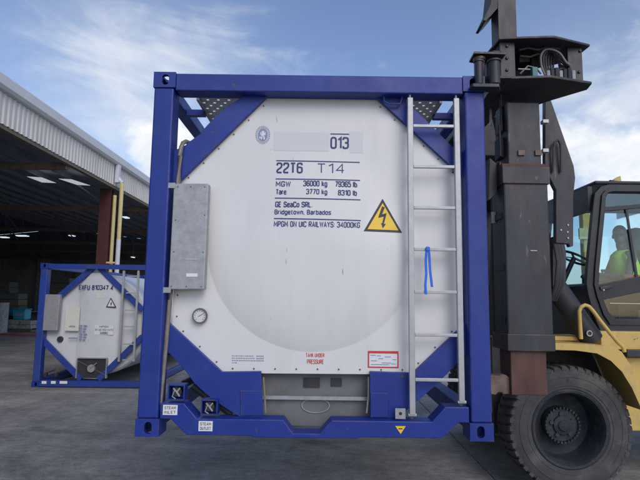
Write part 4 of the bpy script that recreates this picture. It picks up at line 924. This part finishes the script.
for i in range(6):
    o_ = i*2.6
    pts = [(545+o_*.6, 75), (541.5+o_*.9, 66), (541+o_*1.0, 56-i*.2), (545+o_*.9, 50+o_*.35), (552+o_*.6, 49.5+o_*.9), (560, 53.5+o_*1.4), (566, 62+o_*.7), (571, 66+o_*.6)]
    sp = []
    for a in range(len(pts)-1):
        for t in range(4):
            p0 = pts[max(a-1, 0)]; p1 = pts[a]; p2 = pts[a+1]; p3 = pts[min(a+2, len(pts)-1)]; u = t/4
            sp.append(tuple(.5*((2*p1[c])+(-p0[c]+p2[c])*u+(2*p0[c]-5*p1[c]+4*p2[c]-p3[c])*u*u+(-p0[c]+3*p1[c]-3*p2[c]+p3[c])*u**3) for c in (0, 1)))
    fk(MB().tube([V3(a, b, 3.70+.02*i) for a, b in sp], .0080, 8), 'hydraulic_hose', 'pipe' if i in (0,) else 'hose', smooth='auto')
p = V3(534, 71.5, 3.7); fk(MB().box(p.x-.02, p.x+.022, 3.68, 3.73, zbp+.021, p.z+.03), 'valve_block', 'teal', bevel=.005)
p = V3(523, 69, 3.7); fk(MB().tube([V3(518, 69, 3.7), V3(530, 69.5, 3.7)], .006, 8), 'valve_pipe', 'alu')
for k_ in range(7):
    p = V3(548+k_*4.2, 73-(k_ % 3)*1.4, 3.72); fk(MB().tube([(p.x, 3.72, zbp+.021), (p.x, 3.72, p.z+.015)], .016, 8), 'hose_fitting', 'dark2' if k_ % 3 else 'galv')
fk(MB().tube([V3(566, 58, 3.8), V3(572, 52, 3.8), V3(580, 56, 3.8)], .012, 8), 'hydraulic_hose', 'hose')
for (xa_, ya_, xb_, yb_, Y_a, m_) in ((560, 66, 566, 78, 3.80, 'dark2'), (566, 60, 575, 64, 3.82, 'dark2'), (519, 44, 530, 62, 3.86, 'dark'), (531, 46, 539, 66, 3.9, 'dark2'), (551, 70, 559, 77, 3.78, 'dark'), (568, 69, 574, 79, 3.76, 'dark2')):
    (x0_, z1_), (x1_, z0_) = XZ(xa_, ya_, Y_a), XZ(xb_, yb_, Y_a); fk(MB().box(x0_, x1_, Y_a, Y_a+.06, z0_, z1_).tube([((x0_+x1_)/2, Y_a-.02, (z0_+z1_)/2), ((x0_+x1_)/2, Y_a-.001, (z0_+z1_)/2)], (x1_-x0_)*.3, 8), 'valve_bank', m_, bevel=.004)
p = V3(540, 36.5, HY+.1); fk(MB().tube([(p.x, HY+.1, ztp+.018), (p.x, HY+.1, ztp+.05)], .02, 10), 'lifting_eye', 'dark2')
# twistlock housing over the container's corner
ct = ZB+2.591
def twl(px, r, Y, z1, z0=ct+.012):
    x = XZ(px, 70, Y)[0]; k = MB(); k.tube([(x, Y, z0), (x, Y, z1)], r, 18).tube([(x, Y, z1+.001), (x, Y, z1+.02)], r*1.15, 18).tube([(x, Y, z1+.021), (x, Y, z1+.045)], r*.45, 12); return k
fk(twl(479.5, .040, 3.65, XZ(479, 61, 3.65)[1]), 'twistlock_housing', 'dark', smooth='auto')
fk(twl(494, .062, 3.72, XZ(494, 57.5, 3.72)[1]), 'twistlock_housing', 'dark2', smooth='auto')
fk(MB().slab([(XZ(471, 80, 3.62)[0], 3.60), (xa+.05, 3.58), (xa+.05, 3.86), (XZ(471, 80, 3.62)[0], 3.82), (XZ(469.5, 80, 3.62)[0], 3.71)], ct+.001, ct+.018), 'twistlock_plate', 'dark')
fk(MB().slab([(XZ(474, 60, 3.6)[0], 3.59), (xa+.02, 3.60), (xa+.02, 3.80), (XZ(474, 60, 3.62)[0], 3.74)], XZ(479, 59, 3.62)[1]+.03, XZ(479, 59, 3.62)[1]+.045), 'twistlock_plate', 'dark')
fk(MB().slab([(XZ(471.5, 82, 3.49)[0], 3.50), (XZ(473, 82, 3.49)[0], 3.485), (XZ(499, 82, 3.49)[0], 3.485), (XZ(503, 82, 3.49)[0], 3.55), (XZ(503, 82, 3.49)[0], 3.59), (XZ(471.5, 82, 3.49)[0], 3.545)], XZ(480, 87, 3.49)[1], XZ(480, 83.5, 3.49)[1]), 'twistlock_plate', 'dark', bevel=.003)
for px_, r_ in ((479, .036), (494.5, .05)):
    x_ = XZ(px_, 72, 3.52)[0]; zt_a = XZ(px_, 62, 3.52)[1]; fk(MB().tube([(x_, 3.525, XZ(480, 83, 3.5)[1]), (x_, 3.525, zt_a)], r_*.8, 16).tube([(x_, 3.525, zt_a+.001), (x_, 3.525, zt_a+.012)], r_, 16), 'twistlock_housing', 'dark', smooth='auto')
bt0 = MB().lathe_y([(.0001, -.010), (.010, -.010), (.013, -.004), (.013, .004)], 6, (0, 0, 0)); first_b = None
for px_, py_, Y_b in ((507, 46, fr[0][1]+.018), (507, 58, fr[0][1]+.018), (507, 70, fr[0][1]+.018), (580, 51, fr[2][1]+.018), (579, 72, fr[2][1]+.018),):
    p = V3(px_, py_, Y_b)
    if first_b is None: first_b = fk(bt0, 'bolt_head', 'dark2'); first_b.location = p
    else: q_ = first_b.copy(); COL.objects.link(q_); q_.location = p
for (pts_, r_, m_) in (([(519, 50), (528, 48), (538, 50), (548, 47), (560, 49)], .010, 'hose'), ([(520, 56), (530, 57), (538, 54), (546, 58)], .008, 'hose'), ([(556, 78), (558, 70), (564, 68), (570, 72), (575, 70)], .008, 'hose'),
        ([(520, 74), (528, 66), (536, 68), (541, 74)], .007, 'pipe'), ([(549, 76), (553, 68), (560, 72), (567, 77)], .007, 'hose')):
    fk(MB().tube([V3(a, b, 3.74) for a, b in pts_], r_, 8), 'hydraulic_hose', m_, smooth='auto')
for (xa_, ya_, xb_, yb_) in ((497, 110, 507, 135), (496, 140, 505, 160)):
    (x0_, z1_), (x1_, z0_) = XZ(xa_, ya_, CY+.2), XZ(xb_, yb_, CY+.2); fk(MB().box(x0_, x1_, CY+.12, CY+.24, z0_, z1_).tube([(x0_, CY+.11, z0_), (x0_, CY+.11, z1_+.1)], .012, 6), 'valve_bank', 'dark2', bevel=.006)
for z_ in (1.75, 2.15, 2.55, 2.95): fk(MB().box(1.395, 1.409, CY+.05, CY+.23, z_, z_+.05), 'side_rib', 'dark2', bevel=.003)
# long spreader beam behind the head, running the container's length
fk(MB().box(1.36, 1.60, 4.16, 8.8, zbp+.02, ztp-.01), 'spreader_beam', 'dark2', bevel=.01)
fk(MB().box(1.62, 1.86, 5.0, 8.2, zbp-.2, ztp-.05), 'spreader_beam', 'dark2', bevel=.01)
fk(MB().box(1.41, 1.76, 9.05, 9.33, zlow+.1, 3.48), 'spreader_column', 'dark', bevel=.01)
fk(MB().box(1.3, 1.9, 8.81, 9.4, zbp, ztp), 'spreader_head', 'dark', bevel=.01)
# carriage between spreader and mast
fk(MB().box(1.62, 1.90, 5.9, 7.2, 1.6, 3.4).box(1.64, 1.88, 5.62, 5.88, 1.5, 3.45), 'carriage', 'dark2', bevel=.01)
# mast
MY = 5.75
xm0, xm1 = XZ(498, 20, MY)[0], XZ(516, 20, MY)[0]
for y0 in (MY, 7.15):
    fk(MB().box(xm0, xm1, y0, y0+.03, .35, 3.9).box(xm0, xm1, y0+.2, y0+.23, .35, 3.9).box(xm0+.07, xm0+.10, y0+.031, y0+.199, .35, 3.9), 'mast_rail', 'dark', bevel=.004)
    fk(MB().box(xm1+.012, xm1+.24, y0+.03, y0+.06, .3, 3.4).box(xm1+.012, xm1+.24, y0+.2, y0+.23, .3, 3.4).box(xm1+.10, xm1+.13, y0+.061, y0+.199, .3, 3.4), 'outer_mast_rail', 'dark2', bevel=.004)
for z in (.6, 1.9, 3.2): fk(MB().box(xm0+.02, xm1+.2, MY+.24, 7.14, z, z+.22), 'mast_crossbar', 'dark2', bevel=.01)
UYc = 3.93; u0, u1 = XZ(498.3, 20, UYc)[0], XZ(516.5, 20, UYc)[0]
fk(MB().box(u0, u1, UYc, UYc+.17, ztp+.02, 5.6), 'upright', 'dark', bevel=.004)
fk(MB().prism(pl([(483.5, 20), (491, 4), (493, -16), (498, -16), (497.5, 8), (491.5, 15), (486, 20.5)], UYc-.012), UYc-.012, UYc+.20), 'upright_flange', 'dark2')
for y in (6.2, 6.85): fk(MB().tube([(xm1+.1, y, .4), (xm1+.1, y, 3.0)], .07, 14).tube([(xm1+.1, y, 3.0), (xm1+.1, y, 3.7)], .045, 12), 'lift_cylinder', 'dark2', smooth='auto')
# guard plate with slanting edge beside the column
gp_ = pl([(545, 100), (550, 97), (574, 166), (575.5, 178), (573.5, 196), (573.5, 246), (570, 247), (569, 244), (556, 243), (556, 190), (550, 178), (545, 170)], 4.5)
fk(MB().prism(gp_, 4.5, 4.56), 'guard_plate', 'dark', bevel=.006)
for px, py in ((561, 230), (567.5, 232), (568, 238), (568, 225)):
    p = V3(px, py, 4.498); fk(MB().lathe_y([(.001, -.006), (.008, -.006), (.008, 0)], 8, (p.x, 4.499, p.z)), 'rivet', 'alu')
fk(MB().tube([V3(553, 172, 4.48), V3(553.5, 150, 4.46), V3(555, 142, 4.46), V3(558, 140, 4.46), V3(560.5, 144, 4.46), V3(561, 152, 4.46), V3(561, 172, 4.48)], .011, 8), 'hydraulic_hose', 'hose', smooth='auto')
for py in (122, 151): 
    p = V3(544, py, 4.45); fk(MB().box(p.x-.02, p.x+.03, 4.42, 4.48, p.z-.016, p.z+.014), 'hose_clip', 'alu')
fk(MB().prism(pl([(556, 236), (563, 236), (566, 252), (566, 280), (560, 292), (553, 292), (553, 250)], 5.0), 5.0, 5.12), 'mast_bracket', 'dark2')
for k_ in range(3): fk(MB().tube([V3(554+3*k_, 240, 4.9), V3(558+3*k_, 262, 4.8), V3(556+3*k_, 285, 4.8), V3(551+2*k_, 300, 4.9)], .02, 8), 'hydraulic_hose', 'hose', smooth='auto')
# tilt cylinder
fk(MB().tube([V3(545, 272, 5.45), V3(592, 340, 5.45)], .115, 18), 'tilt_cylinder', 'dark2', smooth='auto')
p = V3(589.2, 333.4, 5.33); fk(ovring(MB(), (p.x, 5.325, p.z), .026, .026, .007), 'pin_ring', 'alu'); fk(MB().tube([(p.x, 5.33, p.z), (p.x, 5.45, p.z)], .035, 14), 'cylinder_pin', 'dark')
# wheels
WY = 5.30
wc = V3(571, 424, WY); WR = .632
def wheel(x, y, sgn, R=WR):
    o = bpy.data.objects.new('wheel', None); COL.objects.link(o); o.parent = FK; o.location = Vector((x, y, R)) - FL
    if sgn < 0: o.scale = (1, -1, 1)
    return o
W1 = wheel(wc.x, WY, 1)
Wd = .37; rim_r = .385
tp = [(rim_r, .03), (rim_r+.02, .008), (rim_r+.045, .004), (rim_r+.048, -.001), (rim_r+.056, -.002), (rim_r+.06, .001), (rim_r+.11, -.006), (.515, -.006), (.518, -.010), (.526, -.010), (.53, -.005), (.580, .004), (.606, .016), (.616, .04), (.618, Wd-.04), (.606, Wd-.016), (.53, Wd), (rim_r, Wd-.03)]
TY = MB().lathe_y(tp, 96, (0, 0, 0)).build('tyre', 'rubber', W1, smooth='auto')
# tread lugs
def lugs():
    k = MB(); n = 46
    for i in range(n):
        for side_ in (0, 1):
            a0 = 2*PI*(i+.5*side_)/n; wa = 2*PI/n*.36
            y0, y1 = (.002, .18) if side_ == 0 else (Wd-.18, Wd-.002)
            sk = .05 * (1 if side_ == 0 else -1)
            vs = []
            for (y, ra, rb_, off, wf) in ((y0, .585, .622, 0, .9), (y0+(.022 if side_ == 0 else .14), .60, WR, 0.01, 1), (y1-(.03 if side_ else 0), .60, WR, sk, 1), (y1, .59, WR-.01 if side_ else WR, sk, .8)):
                for r, s_ in ((ra, -1), (ra, 1), (rb_, .9), (rb_, -.9)):
                    a = a0 + off + s_*wa*wf; vs.append((r*math.cos(a), y, r*math.sin(a)))
            fs = [(0, 1, 2, 3), (15, 14, 13, 12)]
            for q in range(3):
                for j in range(4): fs.append((4*q+j, 4*q+4+j, 4*q+4+(j+1) % 4, 4*q+(j+1) % 4))
            k.add(vs, fs)
    return k
tl = lugs().build('tread', 'rubber', W1); 
RM = MB().lathe_y([(rim_r+.012, .012), (rim_r, .004), (rim_r-.022, .010), (rim_r-.03, .03), (rim_r-.04, .05), (rim_r-.045, .24), (rim_r-.06, .30), (.20, .315), (.17, .30)], 72, (0, 0, 0)).build('rim', 'rim', W1, smooth='auto')
HB = MB().lathe_y([(.18, .30), (.178, .215), (.165, .200), (.10, .195), (.095, .175), (.06, .165), (.05, .15), (.001, .145)], 48, (0, 0, 0)).build('hub', 'rim', W1, smooth='auto')
k = MB()
for i in range(30):
    a = 2*PI*i/30; k.tube([(.176*math.cos(a), .20, .176*math.sin(a)), (.176*math.cos(a), .172, .176*math.sin(a))], .0125, 6)
k.build('hub_bolts', 'rim', W1)
for i in range(5): a = 2*PI*i/5+.4; MB().tube([(.115*math.cos(a), .196, .115*math.sin(a)), (.115*math.cos(a), .18, .115*math.sin(a))], .022, 8).build('hub_plug', 'dark2', W1)

p_v = MB().tube([(-.02, .03, .36), (-.02, -.006, .50)], .006, 6).build('valve_stem', 'dark2', W1)
def copy_wheel(x, y, sgn, sc=1):
    o = wheel(x, y, sgn); o.scale = (sc, -sc if sgn < 0 else sc, sc); o.location.z = WR*sc
    for c in list(W1.children): q = c.copy(); COL.objects.link(q); q.parent = o; q.matrix_parent_inverse = Matrix.Identity(4)
copy_wheel(wc.x, 7.8, -1); copy_wheel(wc.x+3.1, 5.45, 1, .9); copy_wheel(wc.x+3.1, 7.65, -1, .9)
fk(MB().tube([(wc.x, 5.64, WR), (wc.x, 7.46, WR)], .16, 20).box(wc.x-.28, wc.x+.28, 6.0, 7.1, .40, .9), 'front_axle', 'dark2', smooth='auto')
# fender above the wheel
FY0, FY1 = 5.18, 5.82
outer = [(549, 343), (575, 343.5), (600, 345), (614, 347), (622, 352), (630, 364), (638, 382), (646, 402), (650, 412)]
inner = [(646, 424), (641, 408), (632, 388), (622, 372), (611, 361), (597, 353.5), (575, 350.5), (549, 350)]
fk(MB().prism(pl(outer+inner, FY0), FY0, FY0+.012), 'fender_side', 'yellow', bevel=.003)
op = pl(outer, FY0); k = MB(); vs = []
ip = [(x, z-.012) for x, z in op]
k.prism(op + ip[::-1], FY0+.013, FY1); fk(k, 'fender_top', 'yellow')
fk(MB().box(op[0][0]-.0, op[2][0], FY0+.30, FY0+.62, op[0][1]+.002, op[0][1]+.05), 'step_plate', 'yellow', bevel=.005)
# inner wheel arch and chassis
ac = wc.x
arch = [(ac+.80*math.cos(a), .62+.78*math.sin(a)) for a in [PI*.02+PI*.86*k_/16 for k_ in range(17)]]
body = [(ac-.55, .5)] + [] 
fk(MB().box(ac-.60, ac+.9, 5.84, 5.88, .45, 1.50), 'wheel_arch_plate', 'dark2')
fk(MB().box(ac-.45, ac+3.9, 5.90, 7.2, .55, 1.45), 'chassis', 'yellow', bevel=.03)
x_c = XZ(600, 340, 5.5)[0]
fk(MB().box(XZ(601, 340, 5.62)[0], ac+3.3, 5.62, 5.89, XZ(630, 350, 5.62)[1], XZ(620, 331.5, 5.62)[1]), 'side_deck', 'yellow', bevel=.008)
fk(MB().box(XZ(627, 350, 5.50)[0], ac+2.3, 5.50, 5.60, XZ(633, 357, 5.5)[1], XZ(633, 350, 5.5)[1]), 'step_bar', 'dark', bevel=.005)
fk(MB().box(XZ(622, 350, 5.63)[0], ac+2.3, 5.61, 5.88, .55, XZ(630, 357.5, 5.62)[1]-.0), 'side_panel', 'yellow', bevel=.01)
cw = [(ac+3.3, .35), (ac+4.3, .45), (ac+4.4, 1.6), (ac+4.0, 2.0), (ac+3.0, 2.05), (ac+2.4, 1.55), (ac+2.4, 1.46), (ac+3.3, 1.4)]
fk(MB().prism(cw, 5.5, 7.6), 'counterweight', 'yellow', bevel=.06)
# handrail
hr = [(581, 339), (580, 325), (579.3, 311), (581, 307), (585, 305), (589, 306.5), (593, 311), (600, 320.5), (610, 333), (618, 342.5), (623, 347), (624.5, 352)]
fk(MB().tube([V3(a, b, FY0+.10) for a, b in hr], .020, 12), 'handrail', 'yellow', smooth='auto')
# cab
KY, KY2 = 5.75, 7.15
cab = bpy.data.objects.new('cab', None); COL.objects.link(cab); cab.parent = FK; cab.matrix_parent_inverse = Matrix.Translation(FL).inverted()
def kb(mb, name, m, **k): return fk(mb, name, m, cab, **k)
outp = [(594, 199), (597, 189.5), (604, 185.5), (640, 183), (760, 178)]
XR = XZ(760, 300, KY)[0]; XF = XZ(594.5, 200, KY)[0]
ztop = XZ(610, 184.5, KY)[1]
# near side frame: ring pieces laid out around the door glass
zb1 = XZ(620, 332, KY)[1]
side_out = pl([(593.5, 203), (595, 193), (601, 186.5), (609, 184.3)], KY) + [(XR, ztop), (XR, zb1)] + pl([(601, 332), (595, 318), (588.5, 296), (586.5, 284), (588, 262)], KY)
side_in = pl([(605.5, 208), (606, 197), (608, 193.5), (612, 192.5)], KY) + [(XR-.12, ztop-.09), (XR-.12, XZ(640, 319, KY)[1])] + pl([(616, 319), (609, 312), (602.5, 297), (599, 285), (599.5, 270)], KY)
def ringprism(mb, A, Bp, y0, y1):
    n = len(A); vs = [(x, y0, z) for x, z in A] + [(x, y0, z) for x, z in Bp] + [(x, y1, z) for x, z in A] + [(x, y1, z) for x, z in Bp]
    fs = []
    for i in range(n):
        j = (i+1) % n
        fs += [(i, j, j+n, i+n), (i+2*n, i+3*n, j+3*n, j+2*n), (i, i+2*n, j+2*n, j), (i+n, j+n, j+3*n, i+3*n)]
    return mb.add(vs, fs)
kb(ringprism(MB(), side_out, side_in, KY, KY+.06), 'side_frame', 'cab', bevel=.006)
kb(ringprism(MB(), side_out, side_in, KY2-.06, KY2), 'side_frame', 'cab', bevel=.006)
dshift = lambda A, s: [(A0[0]*(1-s)+B0[0]*s, A0[1]*(1-s)+B0[1]*s) for A0, B0 in zip(side_out, side_in)]
kb(ringprism(MB(), dshift(0, .55), dshift(0, .90), KY-.022, KY-.002), 'door_frame', 'cab', bevel=.004)
z_m0, z_m1 = XZ(620, 300, KY)[1], XZ(620, 279, KY)[1]
kb(MB().prism(pl([(598.5, 285), (641, 276)], KY)+[(XR-.12, XZ(640, 274, KY)[1]), (XR-.12, XZ(640, 291, KY)[1])]+pl([(641, 292), (603, 300)], KY), KY+.002, KY+.05), 'door_panel', 'cab', bevel=.004)
kb(MB().prism(pl([(604.5, 207), (641, 204)], KY)+[(XR-.12, XZ(640, 203, KY)[1]), (XR-.12, XZ(640, 206.5, KY)[1])]+pl([(641, 207.5), (604.5, 211)], KY), KY+.002, KY+.04), 'window_bar', 'cab')
kb(MB().prism(pl([(625, 207), (627, 207), (638.5, 281), (636, 281)], KY+.02), KY+.015, KY+.03), 'window_divider', 'cab')
kb(MB().prism(side_in, KY+.032, KY+.036), 'side_glass', 'glass')
kb(MB().prism(pl([(605.6, 193), (641, 192)], KY)+[(XR-.12, ztop-.09), (XR-.12, XZ(640, 204, KY)[1])]+pl([(641, 205), (604.8, 208)], KY), KY+.037, KY+.041), 'tinted_strip', 'tint')
kb(MB().prism(side_in, KY2-.036, KY2-.032), 'side_glass', 'glass')
q0, q1 = V3(600, 288.5, KY-.03), V3(612, 286.5, KY-.03)
kb(MB().bar(q0, q1, .035, .02), 'door_handle', 'dark', bevel=.006)
p = V3(603.5, 290, KY-.04); kb(MB().lathe_y([(.001, -.01), (.010, -.01), (.010, 0)], 10, (p.x, KY-.04, p.z)), 'lock', 'alu')
# roof, front, rear
kb(MB().slab([(XF+.02, KY+.01), (XR, KY+.01), (XR, KY2-.01), (XF+.02, KY2-.01)], ztop+.003, ztop+.05), 'roof', 'cab', bevel=.02)
kb(MB().tube([(XF+.25, KY+.1, ztop+.05), (XF+.5, KY+.2, ztop+.05)], .03, 8), 'roof_rail', 'cab')
zw0 = XZ(586.5, 284, KY)[1]
kb(MB().box(XF-.04, XF+.01, KY+.061, KY2-.061, XZ(590, 210, KY)[1], ztop-.01), 'front_header', 'cab')
kb(MB().box(XF-.10, XF-.02, KY+.061, KY2-.061, zb1-.1, zw0-.02), 'front_panel', 'cab')
kb(MB().box(XF-.036, XF-.030, KY+.062, KY2-.062, zw0-.02, XZ(590, 210, KY)[1]), 'windscreen', 'glass')
kb(MB().box(XR-.12, XR-.08, KY+.061, KY2-.061, zb1, zb1+.9), 'rear_panel', 'cab'); kb(MB().box(XR-.11, XR-.105, KY+.061, KY2-.061, zb1+.9, ztop), 'rear_glass', 'glass')
kb(MB().box(XF-.02, XR, KY+.07, KY2-.07, zb1, zb1+.05), 'floor', 'cab')
p0 = V3(569, 222, 6.5); p1 = V3(573, 254, 6.3)
kb(MB().tube([(XF-.06, 6.45, zw0), (XF-.06, 6.6, zw0+.55)], .012, 6), 'wiper', 'cab')
# inside: dash, wheel, seat
dash = MB().box(XF+.02, XF+.28, KY+.25, KY2-.25, zb1+.05, zw0+.02); kb(dash, 'dashboard', 'cab', bevel=.04)
swc = V3(574, 258, 6.35)
a_ = Vector((.45, 0, .9)).normalized(); u1 = Vector((0, 1, 0)); u2 = a_.cross(u1)
sw = MB().tube([swc + u1*.19*math.cos(t_) + u2*.19*math.sin(t_) for t_ in [2*PI*i/28 for i in range(29)]], .015, 8, cap=False)
for t_ in (0.4, 2.5, 4.6): sw.bar(swc, swc + u1*.19*math.cos(t_) + u2*.19*math.sin(t_), .025, .012)
sw.tube([swc, swc-a_*.5], .03, 10); kb(sw, 'steering_wheel', 'cab')
sx0 = V3(622, 260, 6.3).x
zs = XZ(620, 290, 6.3)[1]
kb(MB().box(sx0-.30, sx0+.22, 6.08, 6.56, zs-.16, zs), 'seat_cushion', 'seat', bevel=.05)
bk = [(sx0+.14, zs), (sx0+.30, zs), (sx0+.42, zs+.62), (sx0+.28, zs+.62)]
kb(MB().prism(bk, 6.10, 6.54), 'seat_back', 'seat', bevel=.05)
hx, hz = XZ(635, 240, 6.3); kb(MB().prism([(hx-.12, hz-.16), (hx+.10, hz-.18), (hx+.13, hz+.12), (hx-.08, hz+.15)], 6.16, 6.48), 'head_rest', 'seat', bevel=.045, seg=3)
kb(MB().box(sx0-.2, sx0+.25, 6.1, 6.5, zb1+.05, zs-.17), 'seat_base', 'cab', bevel=.02)
kb(MB().box(sx0-.25, sx0+.35, 5.86, 5.98, zs+.12, zs+.17), 'arm_rest', 'redcloth', bevel=.02)
kb(MB().box(sx0+.05, sx0+.3, 5.85, 6.02, zs-.30, zs-.12), 'papers', 'greyplastic', bevel=.03); kb(MB().box(sx0-.12, sx0+.02, 5.85, 6.0, zs-.36, zs-.24), 'lunch_box', 'dark', bevel=.02)
for i, px in enumerate((602.5, 605, 608)): p = V3(px, 272, 5.95); kb(MB().tube([p, p-Vector((0, 0, .18))], .010, 8).tube([p, p+Vector((0, 0, .03))], .018, 8), 'control_lever', 'cab')
q = V3(614, 179.5, 6.0); kb(MB().prism(pl([(609, 182.5), (619.5, 176.2), (620.5, 182.2)], 6.0), 5.98, 6.06), 'roof_marker', 'yellow')
kb(MB().prism(pl([(617, 205), (641, 205), (641, 213), (618, 219)], 6.9), 6.9, 6.93), 'sun_blind', 'tint')

# far yellow post seen through the windscreen
YP = 12.0
yp = empty('yellow_post', (V3(584, 300, YP).x, YP, 0), 'tall yellow post standing behind the cab, seen through its windscreen', 'post')
b_, t_ = V3(586.5, 262, YP), V3(581, 196, YP); dx = b_.x-yp.location.x
MB().box(dx-.09, dx+.09, -.09, .09, 0, t_.z).build('post', 'yellow', yp, bevel=.01)
q = V3(583, 234, YP); MB().box(q.x-yp.location.x-.16, q.x-yp.location.x+.04, -.15, -.095, q.z-.14, q.z+.12).build('switch_box', 'ypipe', yp); MB().box(dx-.2, dx+.2, -.2, .2, .0, .03).build('base_plate', 'galv', yp)

# ------------------------------------------------------------------ driver
DP = Vector((sx0, 6.30, zs))
H = V3(619.5, 236, 6.25)
drv = empty('person', (DP.x, DP.y, DP.z), 'lift truck driver in dark top, lime hi vis vest and sunglasses sitting in the cab', 'person')
def capsule(mb, p0, p1, r0, r1, n=12):
    p0 = Vector(p0); p1 = Vector(p1); d = (p1-p0); ln = d.length; d.normalize(); up = Vector((0, 0, 1)) if abs(d.z) < .9 else Vector((0, 1, 0)); a = d.cross(up).normalized(); b = d.cross(a)
    prof = [(-r0*math.cos(t), r0*math.sin(t)) for t in (.25, .6, 1.0, PI/2)] + [(ln+r1*math.sin(t), r1*math.cos(t)) for t in (0, .5, 1.0, 1.35)]
    vs = [p0+d*s+a*r*math.cos(2*PI*j/n)+b*r*math.sin(2*PI*j/n) for s, r in prof for j in range(n)]; k = len(prof)
    fs = [(i*n+j, i*n+(j+1) % n, (i+1)*n+(j+1) % n, (i+1)*n+j) for i in range(k-1) for j in range(n)] + [tuple(range(n-1, -1, -1)), tuple(range((k-1)*n, k*n))]
    mb.add(vs, fs)
def remesh(mb, name, m, parent, vox, it=4):
    o = mb.build(name, m, parent); r = o.modifiers.new('r', 'REMESH'); r.mode = 'VOXEL'; r.voxel_size = vox; r.use_smooth_shade = True
    s_ = o.modifiers.new('s', 'SMOOTH'); s_.iterations = it; s_.factor = .5; return o
hl = H - DP                                            # head centre relative to the seat
nk = Vector((hl.x+.03, hl.y+.02, hl.z-.17)); hip = Vector((.06, 0, .08)); sh_ = Vector((nk.x+.03, 0, nk.z-.07))
bd = MB()
capsule(bd, hip+Vector((0, -.09, 0)), hip+Vector((0, .09, 0)), .13, .13)
capsule(bd, hip, (hip+sh_)/2, .14, .145); capsule(bd, (hip+sh_)/2, sh_+Vector((0, 0, -.06)), .15, .14)
capsule(bd, sh_+Vector((0, -.15, -.02)), sh_+Vector((0, .15, -.02)), .075, .075); capsule(bd, sh_, nk+Vector((0, 0, .08)), .06, .055)
for s in (-1, 1):
    S0 = sh_+Vector((0, s*.19, -.03)); E0 = S0+Vector((-.10, s*.05, -.26)); Hd = E0+Vector((-.23, -s*.08, .03))
    capsule(bd, S0, E0, .055, .043); capsule(bd, E0, Hd, .042, .028); capsule(bd, Hd, Hd+Vector((-.06, 0, .0)), .034, .036)
    for f_ in range(4):
        b0_ = Hd+Vector((-.085, (f_-1.5)*.02, .01)); ln = (.045, .052, .048, .036)[f_]
        capsule(bd, b0_, b0_+Vector((-ln*.6, 0, .002)), .0095, .009, 8); capsule(bd, b0_+Vector((-ln*.6, 0, .002)), b0_+Vector((-ln*.8, 0, -.03)), .009, .008, 8)
    capsule(bd, Hd+Vector((-.03, -s*.03, 0)), Hd+Vector((-.07, -s*.055, -.012)), .011, .009, 8)
    K0 = hip+Vector((-.44, s*.12, .03)); capsule(bd, hip+Vector((0, s*.09, -.01)), K0, .09, .062); A0 = K0+Vector((-.12, 0, -.40)); capsule(bd, K0, A0, .06, .042); capsule(bd, A0, A0+Vector((-.17, 0, -.04)), .045, .035)
remesh(bd, 'body', 'shirt', drv, .009)
hd = MB(); fd = Vector((-.62, -.78, 0)).normalized(); sd_ = Vector((-fd.y, fd.x, 0))      # face turned towards the camera
def hp(f, s, u): return hl + fd*f + sd_*s + Vector((0, 0, u))
def ellip(mb, c, rf, rs, ru, n=16):
    vs = [hp(*c)+fd*rf*math.sin(t)*math.cos(p)+sd_*rs*math.sin(t)*math.sin(p)+Vector((0, 0, ru*math.cos(t))) for t in [PI*(i+.5)/12 for i in range(12)] for p in [2*PI*j/n for j in range(n)]]
    mb.add(vs, [(i*n+j, i*n+(j+1) % n, (i+1)*n+(j+1) % n, (i+1)*n+j) for i in range(11) for j in range(n)] + [tuple(range(n-1, -1, -1)), tuple(range(11*n, 12*n))])
ellip(hd, (-.01, 0, .02), .095, .076, .105); ellip(hd, (.03, 0, -.045), .060, .055, .065); ellip(hd, (.085, 0, -.012), .018, .012, .024); ellip(hd, (.075, 0, -.06), .016, .024, .010)
for s in (-1, 1): ellip(hd, (-.01, s*.078, -.005), .018, .008, .028)
capsule(hd, hp(-.02, 0, -.13), hp(-.01, 0, -.05), .05, .048)
remesh(hd, 'head', 'skin', drv, .006, 2)
hh = MB(); ellip(hh, (-.022, 0, .045), .095, .081, .095); remesh(hh, 'hair', 'black', drv, .007, 2)
gl = MB()
for s in (-1, 1):
    c0 = hp(.084, s*.032, .008); n = 12
    vs = [c0+sd_*.027*math.cos(2*PI*j/n)+Vector((0, 0, .019*math.sin(2*PI*j/n)))+fd*q for q in (0, .006) for j in range(n)]
    gl.add(vs, [tuple(range(n)), tuple(range(2*n-1, n-1, -1))]+[(j, j+n, (j+1) % n+n, (j+1) % n) for j in range(n)])
    gl.bar(hp(.082, s*.058, .012), hp(-.01, s*.082, .012), .004, .006)
gl.bar(hp(.09, -.01, .012), hp(.09, .01, .012), .005, .005); gl.build('sunglasses', 'black', drv)
ve = MB(); 
capsule(ve, hip+Vector((0, 0, .04)), (hip+sh_)/2, .158, .163, 20); capsule(ve, (hip+sh_)/2, sh_+Vector((0, 0, -.07)), .166, .155, 20)
for s in (-1, 1): capsule(ve, sh_+Vector((0, s*.10, -.03)), sh_+Vector((0, s*.13, -.04)), .088, .088)
remesh(ve, 'hi_vis_vest', 'vest', drv, .010)
rs = MB(); rs.lathe_y([(0, 0)], 3, (0, 0, 0)); 
MB().box(-.12, .20, -.17, -.163, .14, .17).build('reflective_band', 'galv', drv)
